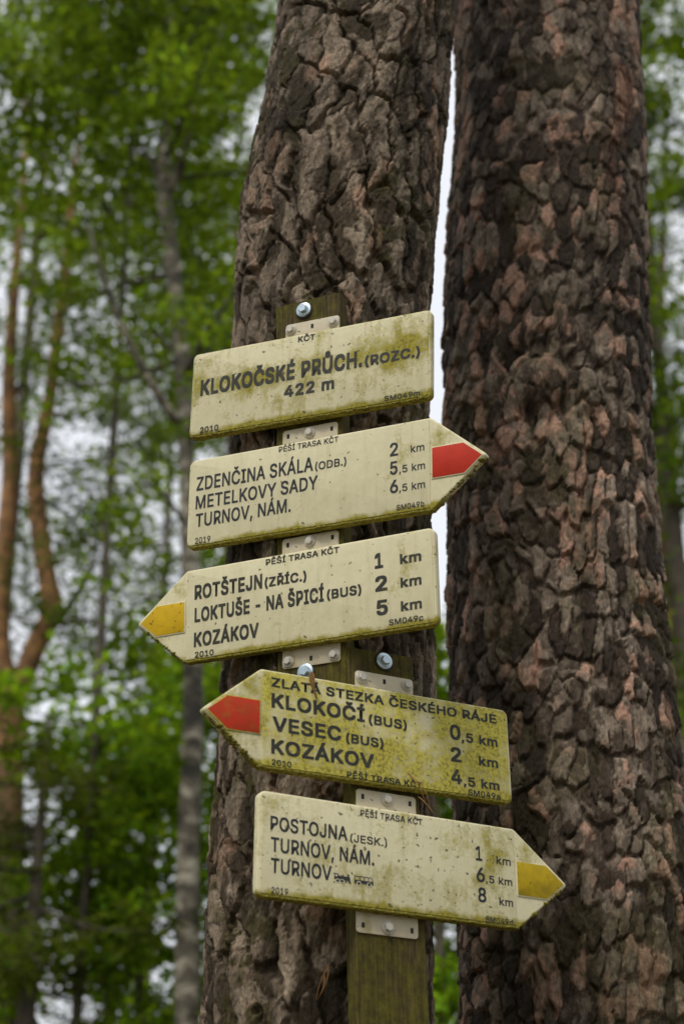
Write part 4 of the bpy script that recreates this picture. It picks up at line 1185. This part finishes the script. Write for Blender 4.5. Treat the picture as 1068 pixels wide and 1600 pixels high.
def limbs_on(trunk_fn, z0, z1, n, length, rise, r0, seed, spread=(0, 2 * math.pi)):
    rng = np.random.default_rng(seed)
    out, ends = [], []
    for k in range(n):
        t = (k + rng.random()) / n
        z = z0 + (z1 - z0) * t
        p = trunk_fn(z)
        a = rng.uniform(*spread)
        ln = length * (1.05 - 0.6 * t) * rng.uniform(0.75, 1.2)
        d = Vector((math.cos(a), math.sin(a), rise + rng.uniform(-0.15, 0.15))).normalized()
        m = p + d * ln * 0.5 + Vector((0, 0, -0.06 * ln))
        e = p + d * ln + Vector((0, 0, rng.uniform(-0.25, 0.05) * ln))
        out.append([(p, r0 * (1 - 0.5 * t)), (m, r0 * 0.6 * (1 - 0.5 * t)), (e, r0 * 0.15)])
        ends += [(p.lerp(m, 0.7), ln), (m, ln), (m.lerp(e, 0.5), ln), (e, ln)]
    return out, ends

def line_fn(pts):
    zs = [p.z for p, r in pts]
    def f(z):
        for (a, _), (b, _) in zip(pts, pts[1:]):
            if a.z <= z <= b.z:
                return a.lerp(b, (z - a.z) / max(1e-6, b.z - a.z))
        return pts[-1][0].copy()
    return f

def broadleaf(px, y, h, crown_z0, spread, label, seed, leaf=0.075, leaf_mat='leaf', bark='brown', r=0.09, n=16, per=95, lean=0.0, rise=0.45, pts=None):
    b = at(px, 1600, y)
    T = pts or [(Vector((b.x, y, -0.1)), r * 1.3), (Vector((b.x + lean * 0.3, y, h * 0.4)), r), (Vector((b.x + lean, y, h * 0.75)), r * 0.6), (Vector((b.x + lean * 1.2, y, h)), r * 0.12)]
    f = line_fn(T)
    lb, ends = limbs_on(f, crown_z0, h * 0.97, n, spread, rise, r * 0.45, seed)
    crown = [(e, (0.17 * ln + 0.1, 0.17 * ln + 0.1, 0.12 * ln + 0.08), per) for e, ln in ends]
    return grow('broadleaf_tree', label, T, lb, crown, leaf, leaf_mat, bark, seed)

def conifer(px, y, h, z0, spread, label, seed, per=70, mat='spruce', n=34, r=0.09):
    b = at(px, 1600, y)
    T = [(Vector((b.x, y, -0.1)), r * 1.3), (Vector((b.x, y, h * 0.5)), r * 0.7), (Vector((b.x, y, h)), 0.01)]
    f = line_fn(T)
    lb, ends = limbs_on(f, z0, h * 0.98, n, spread, -0.12, r * 0.3, seed)
    crown = [(e, (0.13 * ln + 0.06, 0.13 * ln + 0.06, 0.05 * ln + 0.03), per) for e, ln in ends]
    return grow('spruce_tree', label, T, lb, crown, 0.085, mat, 'brown', seed, leaf_asp=0.22)

# the two near pines carry their crowns high above the signs
def high_crown(root, P, z0, seed):
    rng = np.random.default_rng(seed)
    off = np.array(root.location)
    pts = []
    ring = P.mean(1)
    for k in range(11):
        i = int(np.argmin(np.abs(ring[:, 2] - (z0 + (ring[-1, 2] - z0) * k / 10.0))))
        p = Vector(ring[i]); a = 2.4 * k + rng.uniform(-0.3, 0.3); ln = rng.uniform(1.0, 1.7) * (1.1 - 0.05 * k)
        e = p + Vector((math.cos(a) * ln, math.sin(a) * ln, 0.35 * ln))
        V, F = tube(spline([(p, 0.045), (p.lerp(e, 0.55) + Vector((0, 0, -0.08)), 0.028), (e, 0.008)], 4), 7, 0.1)
        link('limb', np_mesh('limb', V - off, F), M['pine'], root)
        for t in (0.5, 0.7, 0.85, 1.0):
            pts.append(np.array(p.lerp(e, t)) + rng.normal(size=(70, 3)) * np.array([0.2, 0.2, 0.12]))
    o = link('crown', leaf_mesh('crown', np.concatenate(pts) - off, 0.12, rng, asp=0.14), M['needles'], root)
    o['kind'] = 'stuff'
high_crown(pine_a, PA, 8.6, 61)
high_crown(pine_b, PB, 9.6, 62)

# birch with the pale trunk beside the signs
Yb = 9.0
bp = [(at(292, 1600, Yb), 0.068), (at(294, 1330, Yb), 0.062), (at(302, 1080, Yb), 0.056), (at(293, 760, Yb), 0.050), (at(284, 560, Yb), 0.048), (at(268, 400, Yb), 0.05), (at(256, 290, Yb), 0.044), (at(262, 150, Yb), 0.03), (at(266, -60, Yb), 0.02), (at(272, -300, Yb), 0.006)]
bt = [to_ground(bp[0][0], 0.11)] + bp
extra = [
    [(at(262, 305, Yb), 0.032), (at(285, 250, Yb - 0.1), 0.028), (at(303, 170, Yb - 0.2), 0.02), (at(330, 40, Yb - 0.3), 0.008)],
    [(at(284, 660, Yb), 0.034), (at(262, 640, Yb - 0.1), 0.03), (at(205, 540, Yb - 0.2), 0.024), (at(165, 440, Yb - 0.3), 0.018), (at(130, 330, Yb - 0.4), 0.008)],
    [(at(250, 285, Yb), 0.02), (at(238, 255, Yb), 0.015), (at(205, 200, Yb + 0.2), 0.006)],
]
lb, ends = limbs_on(line_fn(bt), 6.3, 10.8, 18, 1.5, 0.25, 0.022, 5)
crown = [(e, (0.3, 0.34, 0.2), 190) for e, ln in ends]
for l3 in extra:
    crown += [(l3[-1][0], (0.32, 0.3, 0.22), 150), (l3[-2][0], (0.25, 0.3, 0.2), 90)]
rngb = np.random.default_rng(12)
low = [
    [(at(290, 700, Yb), 0.016), (at(330, 640, Yb - 0.3), 0.01), (at(352, 600, Yb - 0.5), 0.004)],
    [(at(292, 820, Yb), 0.016), (at(240, 760, Yb - 0.4), 0.01), (at(190, 770, Yb - 0.7), 0.004)],
    [(at(300, 960, Yb), 0.014), (at(250, 930, Yb - 0.4), 0.009), (at(190, 960, Yb - 0.8), 0.004)],
    [(at(302, 1020, Yb), 0.014), (at(340, 960, Yb + 0.3), 0.009), (at(356, 940, Yb + 0.5), 0.004)],
    [(at(284, 560, Yb), 0.016), (at(235, 520, Yb + 0.4), 0.01), (at(180, 545, Yb + 0.9), 0.004)],
    [(at(286, 600, Yb), 0.016), (at(330, 540, Yb + 0.3), 0.01), (at(350, 470, Yb + 0.5), 0.004)],
]
for l3 in low:
    for k in range(7):
        a_, b_ = (l3[0][0], l3[1][0]) if k < 2 else (l3[1][0], l3[2][0])
        p_ = a_.lerp(b_, rngb.random())
        crown.append((p_ + Vector((rngb.normal() * 0.12, rngb.normal() * 0.2, -0.1 + rngb.normal() * 0.1)), (0.13, 0.2, 0.10), 45))
extra = extra + low
grow('birch_tree', 'slender birch with pale patchy trunk just beyond the upper signs', bt, extra + lb, crown, 0.055, 'leaf', 'birch', 5)

# the forked orange pine
Yp = 11.0
pp = [(at(8, 1600, Yp), 0.125), (at(10, 1300, Yp), 0.115), (at(16, 1120, Yp), 0.108), (at(22, 1050, Yp), 0.10)]
pt_ = [to_ground(pp[0][0], 0.22)] + pp
fork_l = [(at(20, 1085, Yp), 0.075), (at(0, 1015, Yp), 0.074), (at(2, 900, Yp), 0.07), (at(15, 760, Yp), 0.064), (at(14, 600, Yp), 0.055), (at(24, 430, Yp), 0.04), (at(40, 240, Yp + 0.3), 0.022), (at(34, 60, Yp + 0.5), 0.006)]
fork_r = [(at(24, 1095, Yp), 0.075), (at(54, 1015, Yp), 0.078), (at(80, 950, Yp), 0.075), (at(66, 860, Yp), 0.071), (at(56, 740, Yp), 0.065), (at(78, 620, Yp), 0.05), (at(96, 470, Yp), 0.044), (at(112, 330, Yp), 0.03), (at(128, 150, Yp), 0.012)]
def side(a, *more):
    return [(at(px, py, Yp + dy), r) for px, py, dy, r in (a,) + more]
dead = [
    side((78, 985, 0, 0.03), (120, 930, -0.2, 0.024), (150, 870, -0.3, 0.012), (150, 800, -0.3, 0.005)),
    side((90, 975, -0.1, 0.022), (150, 970, -0.3, 0.016), (200, 1005, -0.5, 0.006)),
    side((66, 780, 0, 0.02), (100, 800, 0.1, 0.014), (140, 850, 0.3, 0.006)),
    side((70, 640, 0, 0.022), (120, 650, 0.2, 0.014), (180, 610, 0.4, 0.006)),
    side((84, 560, 0, 0.022), (130, 520, -0.2, 0.014), (170, 530, -0.4, 0.006)),
    side((14, 640, 0, 0.02), (50, 560, 0.3, 0.014), (70, 520, 0.4, 0.006)),
    side((10, 820, 0, 0.02), (40, 860, 0.3, 0.012), (44, 930, 0.4, 0.006)),
    side((60, 740, 0, 0.02), (110, 720, 0.4, 0.014), (200, 740, 0.8, 0.005)),
    side((20, 450, 0, 0.02), (60, 400, 0.4, 0.014), (90, 390, 0.8, 0.005)),
]
rngp = np.random.default_rng(77)
crown = []
for l3 in dead:
    crown += [(l3[-1][0], (0.22, 0.3, 0.14), 120), (l3[-2][0], (0.2, 0.3, 0.13), 80)]
for px, py in ((30, 640), (110, 620), (180, 640), (200, 560), (150, 700), (60, 560), (10, 520), (40, 880), (130, 780), (190, 820), (230, 900), (40, 330), (90, 230), (20, 150), (160, 480), (240, 520), (-40, 700), (-30, 500), (120, 560), (215, 700), (90, 700), (160, 900), (100, 850), (30, 780), (210, 620), (60, 480), (250, 780), (120, 1000), (200, 960), (20, 960), (80, 920)):
    crown.append((at(px, py, Yp + rngp.uniform(-0.8, 1.2)), (0.2, 0.35, 0.12), 150))
grow('pine_tree', 'forked pine with two bare orange limbs at the edge of the wood', pt_, [fork_l, fork_r] + dead, crown, 0.10, 'needles', 'pine', 9, leaf_asp=0.16)

# broadleaved trees whose crowns fill the upper part
broadleaf(120, 10.0, 12.4, 7.9, 1.7, 'tall leafy tree rising between the forked pine and the birch', 21, n=26, per=200, r=0.03, bark='brown')
broadleaf(-50, 12.6, 14.5, 9.4, 1.9, 'tall leafy tree above the forked pine, cut by the picture edge', 22, n=22, per=200, r=0.06)
broadleaf(330, 14.5, 13.5, 6.0, 1.35, 'narrow leafy tree between the birch and the leaning trunk', 23, n=22, per=120, r=0.045, leaf_mat='leaf')
broadleaf(225, 19.0, 15.5, 8.8, 2.2, 'dark leafy tree farther back behind the birch', 24, leaf=0.1, n=20, per=90, r=0.06, leaf_mat='leaf_dark')
# young bright green trees low down
broadleaf(215, 10.6, 5.3, 2.6, 1.05, 'bright green young tree low beside the birch trunk', 31, leaf=0.075, n=22, per=100, leaf_mat='leaf_bright', r=0.035)
broadleaf(345, 10.0, 4.9, 1.4, 0.75, 'bright green sapling close behind the leaning trunk', 32, leaf=0.06, n=18, per=110, leaf_mat='leaf_bright', r=0.03)
broadleaf(690, 8.6, 4.75, 1.2, 0.8, 'bright green sapling seen through the gap between the two big trunks', 33, leaf=0.065, n=22, per=130, leaf_mat='leaf_bright', r=0.035)
broadleaf(120, 9.7, 4.9, 1.8, 1.0, 'young leafy tree standing in front of the forked pine', 34, leaf=0.075, n=20, per=62, leaf_mat='leaf_bright', r=0.03)
# spruces low at the edge
conifer(40, 9.5, 4.5, 0.8, 1.15, 'dark young spruce low in front of the forked pine', 41, per=70)
conifer(170, 11.5, 4.9, 0.8, 1.3, 'dark young spruce between the forked pine and the birch', 42, per=55)
conifer(-70, 12.0, 6.4, 1.0, 1.5, 'dark spruce mostly hidden by the forked pine trunk', 43, per=50)
# beyond the stout trunk
rp = [(at(1075, 1600, 13.0), 0.09), (at(1064, 1200, 13.0), 0.085), (at(1052, 1050, 13.0), 0.075), (at(1040, 900, 13.0), 0.065), (at(1031, 740, 13.0), 0.05), (at(1030, 560, 13.0), 0.04), (at(1035, 380, 13.0), 0.03), (at(1040, 100, 13.0), 0.012)]
rt = [to_ground(rp[0][0], 0.12)] + rp
lb, ends = limbs_on(line_fn(rt), 5.0, 10.5, 16, 1.3, 0.1, 0.02, 51)
crown = [(e, (0.25, 0.3, 0.12), 130) for e, ln in ends]
grow('pine_tree', 'thin orange pine half hidden behind the stout scaly trunk', rt, lb, crown, 0.10, 'needles', 'pine', 51, leaf_asp=0.16)
broadleaf(1120, 12.0, 13.0, 5.6, 1.4, 'leafy tree at the picture edge beyond the stout scaly trunk', 52, n=24, per=170, r=0.08)
broadleaf(1090, 10.0, 5.2, 1.6, 1.0, 'green young tree low behind the stout scaly trunk', 53, leaf=0.065, n=18, per=90, leaf_mat='leaf', r=0.04)

# the far wood that closes the view near the ground
rng = np.random.default_rng(3)
N_ = 142000
az = np.concatenate([rng.uniform(-0.75, 0.75, 22000), rng.uniform(0.27, 2 * math.pi - 0.27, N_ - 22000)])
rear = np.arange(N_) >= 22000  # unseen foliage beside and behind the camera, added to block low skylight
off_ax = np.minimum(az % (2 * math.pi), 2 * math.pi - az % (2 * math.pi))
dist = np.where(rear, rng.uniform(16, 30, N_), rng.uniform(30, 44, N_))
top = np.where(rear, (4.0 + 16.0 * fbm(az * 9, np.zeros(N_), 4, 9) ** 1.3) * smooth(0.24, 0.42, off_ax), 2.4 + 3.0 * fbm(az * 14, np.zeros(N_), 4, 8)) + 0.5 * rng.normal(size=N_)
z = rng.random(N_) ** 0.8 * top
cen = np.stack([np.sin(az) * dist, np.cos(az) * dist, z], -1)
o = link('treeline', leaf_mesh('treeline', cen, 0.42 - 0.18 * rear, rng, (0.5, 1.4)), M['leaf_dark'])
tag(o, 'far green wood closing the view behind the near trees, with unseen foliage added round the camera', 'treeline', None, 'stuff')
